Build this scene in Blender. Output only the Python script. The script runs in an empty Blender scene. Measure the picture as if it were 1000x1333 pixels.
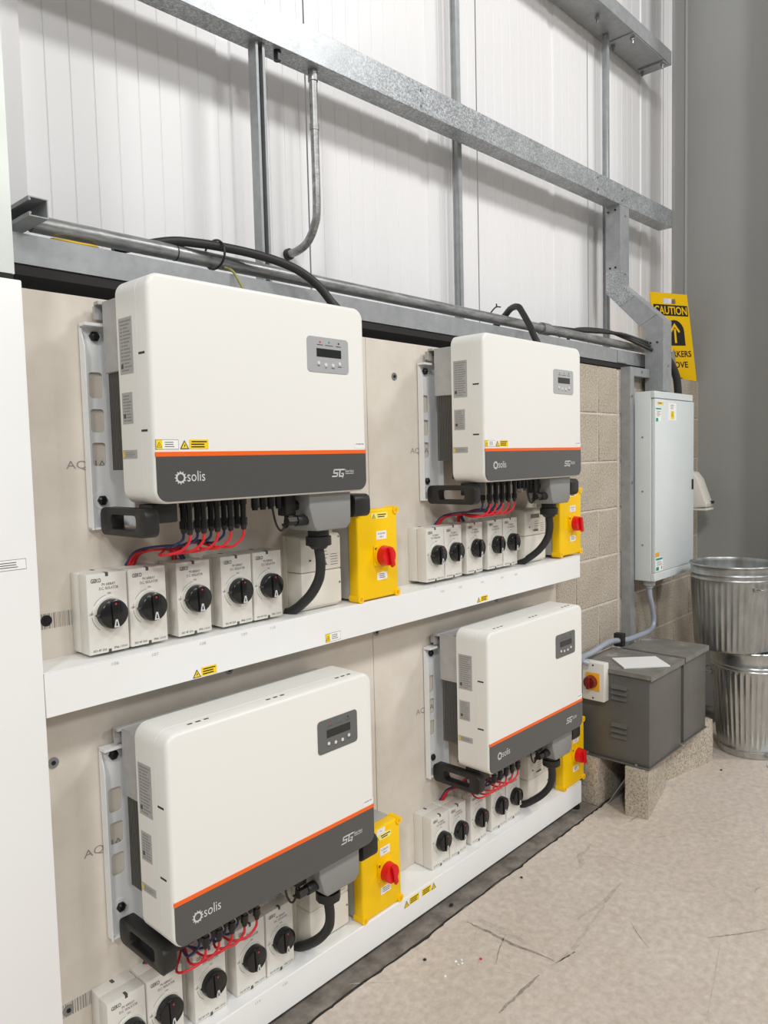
import bpy, bmesh, math, random
from mathutils import Vector, Matrix
random.seed(7)
PI = math.pi
S = bpy.context.scene
COL = S.collection

# ------------------------------------------------------------------ camera
cam_d = bpy.data.cameras.new('camera')
cam = bpy.data.objects.new('camera', cam_d)
COL.objects.link(cam)
S.camera = cam
YAW, PITCH, ROLL, FPX = 0.8226, -0.0701, -0.0240, 990.15
fw = Vector((math.sin(YAW)*math.cos(PITCH), math.cos(YAW)*math.cos(PITCH), math.sin(PITCH)))
r0 = Vector((math.cos(YAW), -math.sin(YAW), 0)); u0 = r0.cross(fw)
rt = math.cos(ROLL)*r0 + math.sin(ROLL)*u0
up = -math.sin(ROLL)*r0 + math.cos(ROLL)*u0
mw = Matrix.Identity(4)
for i in range(3):
    mw[i][0], mw[i][1], mw[i][2] = rt[i], up[i], -fw[i]
mw.translation = Vector((-0.5833, -1.7094, 1.55))
cam.matrix_world = mw
cam_d.sensor_fit = 'VERTICAL'
cam_d.sensor_height = 36.0
cam_d.lens = FPX/1333.0*36.0
cam_d.clip_start = 0.02

# ------------------------------------------------------------------ world, lamps, exposure
w = bpy.data.worlds.new('hall_light'); S.world = w; w.use_nodes = True
bg = w.node_tree.nodes['Background']
bg.inputs['Color'].default_value = (0.985, 0.995, 1.0, 1)
bg.inputs['Strength'].default_value = 0.40
def area(name, loc, target, power, sx, sy):
    d = bpy.data.lights.new(name, 'AREA'); d.energy = power; d.shape = 'RECTANGLE'; d.size = sx; d.size_y = sy
    d.color = (1.0, 0.995, 0.985)
    o = bpy.data.objects.new(name, d); COL.objects.link(o); o.location = loc
    o.rotation_euler = (Vector(target)-Vector(loc)).to_track_quat('-Z', 'Y').to_euler()
area('high_bay_lamp', (-6.0, -5.5, 7.5), (0.5, 0, 1.2), 620, 1.3, 1.0)
area('high_bay_lamp', (0.3, -5.8, 7.5), (1.0, 0, 1.2), 330, 1.3, 1.0)
area('high_bay_lamp', (6.0, -5.8, 7.5), (2.5, 0, 1.2), 420, 1.3, 1.0)
area('high_bay_lamp', (-4.0, -12.5, 7.5), (1.0, 0, 1.2), 520, 1.6, 1.2)
area('high_bay_lamp', (4.0, -12.5, 7.5), (2.0, 0, 1.2), 420, 1.6, 1.2)
S.view_settings.view_transform = 'Standard'
S.view_settings.look = 'None'
S.view_settings.gamma = 1.0
S.view_settings.use_curve_mapping = False
S.view_settings.exposure = -1.02

# ------------------------------------------------------------------ materials
def lin(c):
    return tuple(((v/255)/12.92 if v/255 <= 0.04045 else ((v/255+0.055)/1.055)**2.4) for v in c)
def mat(name, c, rough=0.5, metal=0.0, spec=0.5, coat=0.0):
    m = bpy.data.materials.new(name); m.use_nodes = True
    b = m.node_tree.nodes['Principled BSDF']
    b.inputs['Base Color'].default_value = (*lin(c), 1)
    b.inputs['Roughness'].default_value = rough
    b.inputs['Metallic'].default_value = metal
    b.inputs['Specular IOR Level'].default_value = spec
    b.inputs['Coat Weight'].default_value = coat
    return m
def noise_mat(name, stops, scale, rough=0.6, metal=0.0, detail=6, bump=0.0, bump_scale=None, kind='noise', stretch=(1,1,1), spec=0.4, second=None, rough2=None):
    m = mat(name, (128,128,128), rough, metal, spec)
    nt = m.node_tree; N = nt.nodes; L = nt.links; b = N['Principled BSDF']
    tc = N.new('ShaderNodeTexCoord'); mp = N.new('ShaderNodeMapping')
    mp.inputs['Scale'].default_value = stretch
    L.new(tc.outputs['Object'], mp.inputs['Vector'])
    if kind == 'noise':
        t = N.new('ShaderNodeTexNoise'); t.inputs['Scale'].default_value = scale; t.inputs['Detail'].default_value = detail
        t.inputs['Roughness'].default_value = 0.74 if name == 'worn_concrete' else 0.6
        fac = t.outputs['Fac']
    else:
        t = N.new('ShaderNodeTexVoronoi'); t.inputs['Scale'].default_value = scale
        s = N.new('ShaderNodeSeparateColor'); L.new(t.outputs['Color'], s.inputs[0]); fac = s.outputs[0]
    L.new(mp.outputs[0], t.inputs['Vector'])
    cr = N.new('ShaderNodeValToRGB'); L.new(fac, cr.inputs[0])
    e = cr.color_ramp.elements
    while len(e) < len(stops): e.new(0.5)
    for el, (p, c) in zip(e, stops):
        el.position = p; el.color = (*lin(c), 1)
    out = cr.outputs[0]
    if second:
        (sc2, lo, hi, amt) = second
        t2 = N.new('ShaderNodeTexNoise'); t2.inputs['Scale'].default_value = sc2; t2.inputs['Detail'].default_value = 8; t2.inputs['Roughness'].default_value = 0.65
        L.new(mp.outputs[0], t2.inputs['Vector'])
        c2 = N.new('ShaderNodeValToRGB'); c2.color_ramp.elements[0].position = 0.3; c2.color_ramp.elements[1].position = 0.7
        c2.color_ramp.elements[0].color = (*lin(lo), 1); c2.color_ramp.elements[1].color = (*lin(hi), 1)
        L.new(t2.outputs['Fac'], c2.inputs[0])
        mx = N.new('ShaderNodeMix'); mx.data_type = 'RGBA'; mx.blend_type = 'MULTIPLY'; mx.inputs[0].default_value = amt
        L.new(out, mx.inputs[6]); L.new(c2.outputs[0], mx.inputs[7]); out = mx.outputs[2]
    L.new(out, b.inputs['Base Color'])
    if rough2:
        mr = N.new('ShaderNodeMapRange'); mr.inputs[3].default_value = rough2[0]; mr.inputs[4].default_value = rough2[1]
        L.new(fac, mr.inputs[0]); L.new(mr.outputs[0], b.inputs['Roughness'])
    if bump:
        bp = N.new('ShaderNodeBump'); bp.inputs['Strength'].default_value = bump; bp.inputs['Distance'].default_value = 0.004
        if bump_scale:
            t3 = N.new('ShaderNodeTexNoise'); t3.inputs['Scale'].default_value = bump_scale; t3.inputs['Detail'].default_value = 4
            L.new(mp.outputs[0], t3.inputs['Vector']); L.new(t3.outputs['Fac'], bp.inputs['Height'])
        else:
            L.new(fac, bp.inputs['Height'])
        L.new(bp.outputs[0], b.inputs['Normal'])
    return m
M = {}
M['white_paint'] = noise_mat('white_powder_coat', [(0.3,(240,240,238)),(0.7,(244,244,242))], 3, 0.35)
M['shell'] = mat('inverter_white', (241,240,234), 0.32)
M['band'] = mat('glossy_dark_grey', (82,82,80), 0.13, spec=0.6)
M['orange'] = mat('orange_stripe', (246,104,22), 0.4)
M['silver'] = mat('overlay_bright_reflection', (186,187,188), 0.3, 0.2)
M['panel_grey'] = mat('overlay_dim_reflection', (108,109,109), 0.3, 0.2)
M['lcd'] = mat('dark_display', (38,42,38), 0.15)
M['button'] = mat('pale_button', (225,225,225), 0.3)
M['black'] = mat('black_plastic', (34,33,31), 0.45)
M['gloss_black'] = mat('glossy_black_plastic', (30,30,30), 0.22)
M['rubber'] = mat('black_cable_sheath', (40,40,39), 0.5)
M['gap'] = mat('dark_gap', (38,36,34), 0.8)
M['iso'] = mat('pale_grey_plastic', (228,225,217), 0.42)
M['knob'] = mat('glossy_black_knob', (26,26,26), 0.2)
M['dial'] = mat('dial_ring', (228,226,218), 0.4)
M['ink'] = mat('grey_print', (82,80,78), 0.6)
M['ink_dark'] = mat('black_print', (30,29,28), 0.6)
M['white_ink'] = mat('white_print', (208,208,206), 0.5)
M['label_white'] = mat('white_label', (245,245,242), 0.5)
M['label_silver'] = mat('silver_label', (180,181,182), 0.4, 0.2)
M['label_yellow'] = mat('yellow_label', (250,214,0), 0.5)
M['pale_yellow'] = mat('pale_yellow_label', (252,238,130), 0.5)
M['teal'] = mat('teal_label', (0,150,130), 0.5)
M['yellow'] = mat('yellow_plastic', (255,206,0), 0.38, spec=0.3)
M['red'] = mat('red_plastic', (222,12,22), 0.3)
M['red_dot'] = mat('red_dot', (190,50,54), 0.4)
M['dark_red'] = mat('dark_red_knob', (120,30,22), 0.3)
M['amber'] = mat('amber_plate', (240,170,30), 0.4)
M['red_wire'] = mat('red_insulation', (214,32,42), 0.42)
M['blue_wire'] = mat('navy_insulation', (48,58,100), 0.45)
M['earth'] = mat('green_yellow_insulation', (160,150,84), 0.5)
M['yellow_wire'] = mat('yellow_insulation', (220,180,40), 0.5)
M['cream'] = mat('cream_plastic', (228,224,212), 0.45)
M['grey_box'] = mat('grey_plastic', (176,176,174), 0.45)
M['jb'] = mat('mid_grey_plastic', (140,140,138), 0.45)
M['alu'] = noise_mat('cast_aluminium', [(0.3,(184,183,182)),(0.7,(196,195,194))], 30, 0.5, 0.35)
M['fin'] = mat('heat_sink_fin', (104,102,98), 0.5, 0.3)
M['bracket'] = mat('bracket_coating', (238,240,240), 0.4)
M['bolt'] = mat('dark_bolt', (46,46,48), 0.35, 0.6)
M['zinc'] = mat('zinc_screw', (150,152,152), 0.4, 0.7)
M['galv'] = noise_mat('galvanised_spangle', [(0.0,(150,154,156)),(0.5,(178,182,184)),(1.0,(212,216,218))], 210, 0.42, 0.45, kind='voronoi', rough2=(0.28,0.48), second=(14,(215,215,215),(255,255,255),0.8))
M['galv_dull'] = noise_mat('dull_galvanised', [(0.2,(160,163,164)),(0.8,(182,185,186))], 30, 0.45, 0.35, stretch=(1,1,1), second=(5,(215,215,215),(255,255,255),0.7))
M['pale_galv'] = noise_mat('pale_galvanised', [(0.3,(206,212,206)),(0.7,(226,231,225))], 4, 0.35, 0.2)
M['pipe'] = noise_mat('weathered_steel_pipe', [(0.25,(128,128,126)),(0.5,(166,167,166)),(0.75,(198,198,196))], 22, 0.36, 0.6, stretch=(0.5,2,2), second=(70,(170,170,170),(255,255,255),0.6))
M['cladding'] = noise_mat('white_cladding', [(0.3,(237,236,236)),(0.7,(241,240,240))], 1.2, 0.35, stretch=(3,3,0.4))
M['groove'] = mat('cladding_groove', (205,202,199), 0.5)
M['board'] = noise_mat('cement_board', [(0.25,(215,207,194)),(0.5,(226,218,206)),(0.75,(232,225,214))], 2.2, 0.8, second=(9,(238,236,232),(255,255,255),0.8))
M['board_print'] = mat('board_print', (150,145,138), 0.8)
M['block'] = noise_mat('concrete_block', [(0.3,(138,127,112)),(0.46,(190,180,165)),(0.62,(208,199,185)),(0.8,(228,221,210))], 130, 0.92, detail=3, bump=0.7, second=(3,(222,218,212),(255,255,255),0.9), spec=0.15)
M['mortar'] = noise_mat('mortar', [(0.3,(198,189,177)),(0.7,(220,212,201))], 60, 0.95, spec=0.1)
M['floor'] = noise_mat('worn_concrete', [(0.25,(206,195,182)),(0.45,(217,205,192)),(0.6,(222,211,199)),(0.8,(231,222,212))], 1.5, 0.62, detail=15, bump=0.12, bump_scale=60, second=(38,(208,204,200),(255,255,255),0.75), spec=0.35)
M['floor_dark'] = noise_mat('dark_concrete', [(0.3,(92,86,79)),(0.7,(150,142,132))], 14, 0.9, bump=0.5)  # darker mottled concrete for the floor edge strip
M['scuff'] = noise_mat('rubber_scuff', [(0.35,(176,166,155)),(0.65,(204,193,180))], 45, 0.7)
M['scuff_dark'] = noise_mat('dark_scuff', [(0.35,(128,120,112)),(0.65,(178,168,157))], 60, 0.7)
M['column'] = noise_mat('grey_column_paint', [(0.3,(158,158,155)),(0.7,(162,162,159))], 2, 0.42)
M['trans'] = noise_mat('grey_hammer_paint', [(0.3,(94,92,88)),(0.7,(102,100,96))], 8, 0.38)
M['trans_top'] = noise_mat('dusty_grey_paint', [(0.40,(116,113,108)),(0.60,(130,127,121)),(0.74,(192,186,176))], 9, 0.55, detail=7)
M['db'] = noise_mat('light_grey_enamel', [(0.3,(214,221,221)),(0.7,(219,225,225))], 5, 0.36)
M['bin'] = noise_mat('bright_galvanised', [(0.2,(168,170,168)),(0.5,(190,192,190)),(0.8,(208,209,207))], 30, 0.24, 0.9, stretch=(1,1,0.3), rough2=(0.16,0.34))
M['bin_dull'] = noise_mat('weathered_galvanised', [(0.2,(150,152,150)),(0.5,(172,174,172)),(0.8,(196,197,195))], 30, 0.34, 0.85, stretch=(1,1,0.3), rough2=(0.26,0.44))
M['flex'] = mat('flexible_conduit', (166,172,184), 0.4, 0.2)
M['paper'] = mat('white_sheet', (240,240,238), 0.5)

# ------------------------------------------------------------------ mesh builder
class MB:
    def __init__(s): s.v = []; s.f = []; s.m = []; s.mi = 0
    def add(s, vs, fs, mi=None):
        o = len(s.v); s.v += [tuple(p) for p in vs]
        for f in fs: s.f.append([i+o for i in f]); s.m.append(s.mi if mi is None else mi)
        return s
    def bm(s, b):
        b.verts.ensure_lookup_table(); b.verts.index_update()
        return s.add([v.co[:] for v in b.verts], [[v.index for v in f.verts] for f in b.faces])
    def box(s, x0, x1, y0, y1, z0, z1, bev=0.0, seg=2, mtx=None):
        b = bmesh.new(); bmesh.ops.create_cube(b, size=1)
        for v in b.verts: v.co = Vector(((x0+x1)/2+v.co.x*(x1-x0), (y0+y1)/2+v.co.y*(y1-y0), (z0+z1)/2+v.co.z*(z1-z0)))
        if bev: bmesh.ops.bevel(b, geom=b.edges[:], offset=bev, segments=seg, affect='EDGES', profile=0.5)
        if mtx is not None: b.transform(mtx)
        s.bm(b); b.free(); return s
    def cyl(s, p0, p1, r, seg=16, r2=None, caps=True):
        p0 = Vector(p0); p1 = Vector(p1); r2 = r if r2 is None else r2
        q = (p1-p0).to_track_quat('Z', 'Y')
        vs = []
        for p, rr in ((p0, r), (p1, r2)):
            for i in range(seg):
                a = 2*PI*i/seg; vs.append(p + q @ Vector((rr*math.cos(a), rr*math.sin(a), 0)))
        fs = [[i, (i+1) % seg, seg+(i+1) % seg, seg+i] for i in range(seg)]
        if caps: fs += [list(range(seg))[::-1], list(range(seg, 2*seg))]
        return s.add(vs, fs)
    def tube(s, pts, r, seg=10, n=8, smooth=True):
        P = [Vector(p) for p in pts]
        if smooth and len(P) > 2:
            Q = []; E = [2*P[0]-P[1]] + P + [2*P[-1]-P[-2]]
            for i in range(1, len(E)-2):
                for k in range(n):
                    t = k/n; a, b, c, d = E[i-1:i+3]
                    Q.append(0.5*((2*b)+(c-a)*t+(2*a-5*b+4*c-d)*t*t+(3*b-a-3*c+d)*t**3))
            Q.append(P[-1]); P = Q
        vs = []; prev = None
        for i, p in enumerate(P):
            t = (P[min(i+1, len(P)-1)]-P[max(i-1, 0)]).normalized()
            if prev is None: nrm = t.orthogonal().normalized()
            else: nrm = (prev - t*prev.dot(t)).normalized()
            prev = nrm; bn = t.cross(nrm)
            for k in range(seg):
                a = 2*PI*k/seg; vs.append(p + nrm*(r*math.cos(a)) + bn*(r*math.sin(a)))
        fs = []
        for i in range(len(P)-1):
            for k in range(seg):
                fs.append([i*seg+k, i*seg+(k+1) % seg, (i+1)*seg+(k+1) % seg, (i+1)*seg+k])
        fs += [list(range(seg))[::-1], list(range((len(P)-1)*seg, len(P)*seg))]
        return s.add(vs, fs)
    def prism(s, poly, axis, a, b, holes=(), bev=0.0):
        """poly in the plane normal to axis; (u,v) = (x,z) for 'y', (y,z) for 'x', (x,y) for 'z'."""
        bb = bmesh.new()
        def put(u, v):
            return {'y': (u, a, v), 'x': (a, u, v), 'z': (u, v, a)}[axis]
        es = []
        for loop in [poly]+list(holes):
            vv = [bb.verts.new(put(*p)) for p in loop]
            es += [bb.edges.new((vv[i], vv[(i+1) % len(vv)])) for i in range(len(vv))]
        if holes: bmesh.ops.triangle_fill(bb, use_beauty=True, use_dissolve=False, edges=es)
        else: bb.faces.new(bb.verts[:])
        r = bmesh.ops.extrude_face_region(bb, geom=bb.faces[:])
        d = {'y': (0, b-a, 0), 'x': (b-a, 0, 0), 'z': (0, 0, b-a)}[axis]
        for g in r['geom']:
            if isinstance(g, bmesh.types.BMVert): g.co += Vector(d)
        bmesh.ops.recalc_face_normals(bb, faces=bb.faces[:])
        if bev:
            ed = [e for e in bb.edges if len(e.link_faces) == 2 and e.calc_face_angle(0) > 0.6]
            bmesh.ops.bevel(bb, geom=ed, offset=bev, segments=2, affect='EDGES', profile=0.5)
        s.bm(bb); bb.free(); return s
    def lathe(s, prof, seg=48, mod=None):
        n = len(prof); vs = []
        for i in range(seg):
            a = 2*PI*i/seg
            for j, (r, z) in enumerate(prof):
                rr = r if mod is None else r+mod(a, j)
                vs.append((rr*math.cos(a), rr*math.sin(a), z))
        fs = []
        for i in range(seg):
            k = (i+1) % seg
            for j in range(n-1): fs.append([i*n+j, k*n+j, k*n+j+1, i*n+j+1])
        return s.add(vs, fs)
    def mesh(s, name, mats):
        me = bpy.data.meshes.new(name)
        me.from_pydata(s.v, [], s.f)
        for m in mats: me.materials.append(m)
        if len(mats) > 1: me.polygons.foreach_set('material_index', s.m)
        me.polygons.foreach_set('use_smooth', [True]*len(me.polygons))
        b = bmesh.new(); b.from_mesh(me); bmesh.ops.recalc_face_normals(b, faces=b.faces[:]); b.to_mesh(me); b.free()
        me.set_sharp_from_angle(angle=math.radians(38))
        me.update(); return me
def rrect(u0, u1, v0, v1, r, n=5):
    out = []
    for cx, cy, a0 in ((u1-r, v0+r, -PI/2), (u1-r, v1-r, 0), (u0+r, v1-r, PI/2), (u0+r, v0+r, PI)):
        for k in range(n+1):
            a = a0+PI/2*k/n; out.append((cx+r*math.cos(a), cy+r*math.sin(a)))
    return out
def circ(u, v, r, n=20): return [(u+r*math.cos(2*PI*k/n), v+r*math.sin(2*PI*k/n)) for k in range(n)]
_txt = {}
def text_geo(body, bold=False):
    k = (body, bold)
    if k not in _txt:
        c = bpy.data.curves.new('lettering', 'FONT'); c.body = body; c.size = 1; c.resolution_u = 3; c.fill_mode = 'FRONT'
        if bold: c.offset = 0.02
        o = bpy.data.objects.new('lettering', c); COL.objects.link(o)
        dg = bpy.context.evaluated_depsgraph_get(); dg.update()
        me = bpy.data.meshes.new_from_object(o.evaluated_get(dg))
        vs = [v.co.copy() for v in me.vertices]; fs = [list(p.vertices) for p in me.polygons]
        bpy.data.objects.remove(o); bpy.data.curves.remove(c); bpy.data.meshes.remove(me)
        xs = [v.x for v in vs]; ys = [v.y for v in vs]
        _txt[k] = (vs, fs, min(xs), max(xs), min(ys), max(ys))
    return _txt[k]
def put_text(mb, body, cx, cz, wid, hei, y=None, mi=None, bold=False, slant=0.0, xplane=None, fn=None):
    """letters on a plane facing -y (y given) or facing -x (xplane given), centred, fitted to wid x hei."""
    vs, fs, x0, x1, y0, y1 = text_geo(body, bold)
    out = []
    for v in vs:
        a = ((v.x-x0)/(x1-x0)-0.5)*wid; b = ((v.y-y0)/(y1-y0)-0.5)*hei; a += slant*b
        if fn: out.append(fn(cx+a, cz+b))
        elif xplane is not None: out.append((xplane, cx-a, cz+b))
        else: out.append((cx+a, y, cz+b))
    mb.add(out, fs, mi)

def obj(name, mb, mats, parent=None, loc=None, kind=None):
    if not isinstance(mats, (list, tuple)): mats = [mats]
    mats = [M[m] if isinstance(m, str) else m for m in mats]
    me = mb if isinstance(mb, bpy.types.Mesh) else mb.mesh(name, mats)
    o = bpy.data.objects.new(name, me); COL.objects.link(o)
    if parent is not None: o.parent = parent
    if loc is not None: o.location = loc
    if kind: o['kind'] = kind
    return o
def tag(o, label, cat, group=None):
    o['label'] = label; o['category'] = cat
    if group: o['group'] = group
    return o
def thing(name, label, cat, loc=(0,0,0), group=None):
    o = bpy.data.objects.new(name, None); COL.objects.link(o); o.location = loc; o.empty_display_size = 0.05
    return tag(o, label, cat, group)
KIDS = {}
def copy_tree(o, parent=None):
    c = o.copy(); COL.objects.link(c)
    if parent is not None: c.parent = parent
    for ch in list(o.children): copy_tree(ch, c)
    return c
def B(): return MB()
def sticker(mb, x0, x1, z0, z1, y, t=0.0006, mi=0): mb.mi = mi; mb.box(x0, x1, y-t, y, z0, z1); return mb
def bars(mb, x0, x1, z0, z1, y, rows, mi, frac=0.45, seed=0, xplane=None):
    rnd = random.Random(seed); h = (z1-z0)/rows
    for i in range(rows):
        za = z0+h*(i+0.5-frac/2); zb = za+h*frac
        a = x0+(x1-x0)*rnd.uniform(0, 0.08); e = x1-(x1-x0)*rnd.uniform(0, 0.3)
        if xplane is None: vs = [(a, y, za), (e, y, za), (e, y, zb), (a, y, zb)]
        else: vs = [(xplane, a, za), (xplane, e, za), (xplane, e, zb), (xplane, a, zb)]
        mb.add(vs, [[0, 1, 2, 3]], mi)
def tri_sign(mb, cx, z0, s, y, mi_y, mi_k, inner=True):
    h = s*0.87
    mb.add([(cx-s/2, y, z0), (cx+s/2, y, z0), (cx, y, z0+h)], [[0, 1, 2]], mi_k)
    k = 0.72; zc = z0+h*0.09
    mb.add([(cx-s/2*k, y-0.0002, zc), (cx+s/2*k, y-0.0002, zc), (cx, y-0.0002, zc+h*k)], [[0, 1, 2]], mi_y)
    b = s*0.09
    mb.add([(cx+b, y-0.0004, zc+h*0.5), (cx-b*1.1, y-0.0004, zc+h*0.27), (cx+b*0.4, y-0.0004, zc+h*0.29), (cx-b*0.5, y-0.0004, zc+h*0.06), (cx+b*1.2, y-0.0004, zc+h*0.33), (cx-b*0.1, y-0.0004, zc+h*0.31)], [[0, 1, 2], [3, 4, 5]], mi_k)

# ================================================================== STRUCTURE
fl = B(); fl.box(-3, 7.2, -6, -0.178, -0.12, 0)
floor = obj('floor', fl, 'floor', kind='structure')
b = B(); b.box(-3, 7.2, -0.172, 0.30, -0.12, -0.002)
obj('floor_edge_strip', b, 'floor_dark', floor)
b = B(); b.box(-3, 7.2, -0.1785, -0.1715, -0.12, -0.012)
obj('floor_joint', b, 'gap', floor)
b = B(); rnd = random.Random(5); xs_ = [-1.0+0.02*i for i in range(181)]; up_ = []; dn_ = []; wob = 0
for x in xs_:
    wob = 0.7*wob+rnd.uniform(-0.004, 0.004)
    up_.append((x, -0.172+wob*0.6, 0.0006)); dn_.append((x, -0.177+wob-rnd.uniform(0, 0.005), 0.0006))
n = len(xs_); b.add(up_+dn_, [[i, i+1, n+i+1, n+i] for i in range(n-1)])
obj('floor_crack', b, 'gap', floor)
# scuffs: worn-in marks on the concrete
def scuff(pts, wid, m='scuff', name='scuff_mark'):
    b = B(); P = [Vector((p[0], p[1], 0)) for p in pts]; L_, R_ = [], []
    rnd = random.Random(int(pts[0][0]*1000)); Q = []
    for i in range(len(P)-1):
        for k in range(8): Q.append(P[i].lerp(P[i+1], k/8))
    Q.append(P[-1])
    for i, p in enumerate(Q):
        t = (Q[min(i+1, len(Q)-1)]-Q[max(i-1, 0)]).normalized(); n = Vector((-t.y, t.x, 0))
        ww = 0.85*wid*(0.35+0.65*math.sin(PI*min(1, max(0.04, i/(len(Q)-1)))))*rnd.uniform(0.6, 1.1)
        j = n*rnd.uniform(-0.15, 0.15)*wid
        L_.append(p+n*ww/2+j); R_.append(p-n*ww/2+j)
    n = len(Q)
    vs = [(v.x, v.y, 0.0004) for v in L_+R_]
    b.add(vs, [[i, i+1, n+i+1, n+i] for i in range(n-1)])
    return obj(name, b, m, floor)
scuff([(1.37,-0.228),(1.372,-0.30),(1.37,-0.402),(1.385,-0.55)], 0.016, 'scuff_dark')
scuff([(1.40,-0.25),(1.41,-0.34),(1.40,-0.44)], 0.045)
scuff([(1.38,-0.56),(1.47,-0.58)], 0.01)
scuff([(2.10,-0.30),(1.99,-0.31),(1.94,-0.345),(1.90,-0.35)], 0.028, 'scuff')
scuff([(2.01,-0.335),(2.06,-0.40),(2.06,-0.45),(2.08,-0.575)], 0.008)
scuff([(1.30,-0.55),(1.20,-0.548),(1.09,-0.546)], 0.014, 'scuff_dark')
scuff([(1.36,-0.555),(1.46,-0.57),(1.58,-0.55),(1.75,-0.53)], 0.02)
scuff([(1.80,-0.86),(1.86,-0.91),(1.97,-0.99)], 0.008, 'scuff_dark')
scuff([(1.80,-0.90),(1.60,-0.95),(1.43,-0.99)], 0.004)
scuff([(2.13,-0.725),(2.19,-0.745)], 0.008)
scuff([(2.62,-0.78),(2.5,-0.72),(2.35,-0.68)], 0.007)
scuff([(2.50,-0.52),(2.60,-0.60),(2.78,-0.66)], 0.007)
scuff([(2.30,-0.47),(2.36,-0.50)], 0.02)
scuff([(1.62,-0.50),(1.75,-0.52),(1.92,-0.515)], 0.024)

rnd = random.Random(21)
for i in range(16):
    x, y, a, ln = rnd.uniform(0.9, 3.2), rnd.uniform(-1.2, -0.25), rnd.uniform(0, PI), rnd.uniform(0.04, 0.16)
    scuff([(x, y), (x+ln*math.cos(a)/2, y+ln*math.sin(a)/2+0.006), (x+ln*math.cos(a), y+ln*math.sin(a))], rnd.uniform(0.003, 0.007), rnd.choice(('scuff', 'scuff', 'scuff_dark')))
wall = bpy.data.objects.new('wall_back', None); COL.objects.link(wall); wall['kind'] = 'structure'
# block wall, one object per block
b = B(); b.box(2.0, 4.07, 0.0228, 0.245, 0.0, 1.958)
obj('mortar_bed', b, 'mortar', wall)
joints = [1.965, 1.74]
while joints[-1] > 0.05: joints.append(joints[-1]-0.2315)
joints[-1] = 0.0
blk_mesh = {}
def block_piece(x0, x1, z0, z1):
    key = (round(x1-x0, 3), round(z1-z0, 3))
    if key not in blk_mesh:
        q = B(); q.box(0, x1-x0, 0, 0.1, 0, z1-z0, 0.0025, 1); blk_mesh[key] = q.mesh('concrete_block', [M['block']])
    obj('concrete_block', blk_mesh[key], None, wall, (x0, 0.019+random.uniform(-0.0012, 0.0012), z0))
for k in range(len(joints)-1):
    z1, z0 = joints[k]-0.005, joints[k+1]+0.005
    if k == 0: z1 = joints[0]
    xs = [2.0, 2.35, 2.80, 3.005] if k % 2 == 1 or k == 0 else [2.0, 2.13, 2.575, 3.005]
    for a, e in zip(xs, xs[1:]): block_piece(a+0.005, e-0.005, z0, z1)
    xs = [3.022, 3.25, 3.70, 4.06] if k % 2 == 0 else [3.022, 3.475, 3.925, 4.06]
    for a, e in zip(xs, xs[1:]): block_piece(a+0.005, e-0.005, z0, z1)
b = B(); b.box(4.10, 7.1, 0.0228, 0.245, 0.0, 1.958)
obj('mortar_bed', b, 'mortar', wall)
for k in range(len(joints)-1):
    x = 4.29-(0.225 if k % 2 else 0)
    while x < 7.0:
        if x > 4.1: block_piece(x+0.005, x+0.445, joints[k+1]+0.005, joints[k]-(0 if k == 0 else 0.005))
        x += 0.45
b = B(); b.box(7.1, 7.2, -6.0, 0.30, 0.0, 5.4)
obj('wall_right', b, 'cladding', kind='structure')
b = B(); b.box(3.003, 3.024, 0.021, 0.10, 0.0, 1.955)
obj('joint_sealant', b, 'mortar', wall)
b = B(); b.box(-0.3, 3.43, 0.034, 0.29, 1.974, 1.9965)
obj('girt_shade_strip', b, 'gap', wall)  # black strip added to paint the deep shade under the lower girt
# cladding, one object per panel
def cladding_panel(x0, x1):
    b = B(); y = 0.30; pr = [(x0, y)]; gl = []
    x = x0+0.008; pr.append((x, y)); pitch = 0.0668; n = 1
    while x0+pitch*n < x1-0.03:
        xx = x0+pitch*n
        if n == 9: pr += [(xx, y), (xx+0.006, y+0.007), (xx+0.052, y+0.007), (xx+0.058, y)]
        elif n != 10: pr += [(xx-0.0022, y), (xx, y+0.0030), (xx+0.0022, y)]
        n += 1
    pr += [(x1-0.007, y), (x1-0.004, y+0.008), (x1, y+0.008)]
    z0, z1 = 1.9, 5.4
    vs = [(p[0], p[1], z0) for p in pr]+[(p[0], p[1], z1) for p in pr]; m = len(pr)
    b.add(vs, [[i, i+1, m+i+1, m+i] for i in range(m-1)])
    return obj('cladding_panel', b, 'cladding', wall)
for a, e in ((-0.75, 0.268), (0.268, 1.24), (1.24, 2.24), (2.24, 3.245), (3.245, 4.225), (4.225, 5.2), (5.2, 6.2), (6.2, 7.2)): cladding_panel(a, e)
b = B(); b.box(0.19, 0.262, 0.27, 0.299, 1.95, 5.4, 0.002); b.box(0.06, 0.196, 0.255, 0.299, 1.95, 5.4, 0.002)
obj('cladding_flashing', b, 'cladding', wall)
# steel column, web facing the camera, far flange behind the block wall
b = B()
b.box(4.072, 4.09, -0.46, 0.11, 0, 5.4); b.box(3.918, 4.24, 0.105, 0.122, 1.96, 5.4); b.box(3.99, 4.27, 0.145, 0.2, 0, 1.96)
b.box(3.918, 4.24, -0.485, -0.46, 0, 5.4)
col = obj('steel_column', b, 'column', kind='structure'); col['label'] = 'tall dark grey steel column at the right end of the wall'
b = B()
for i in range(7):
    a = PI/2*i/6
b.tube([(4.066, 0.098, 1.98), (4.066, 0.098, 5.4)], 0.011, 8, smooth=False)
obj('weld_bead', b, 'column', col)

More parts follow.
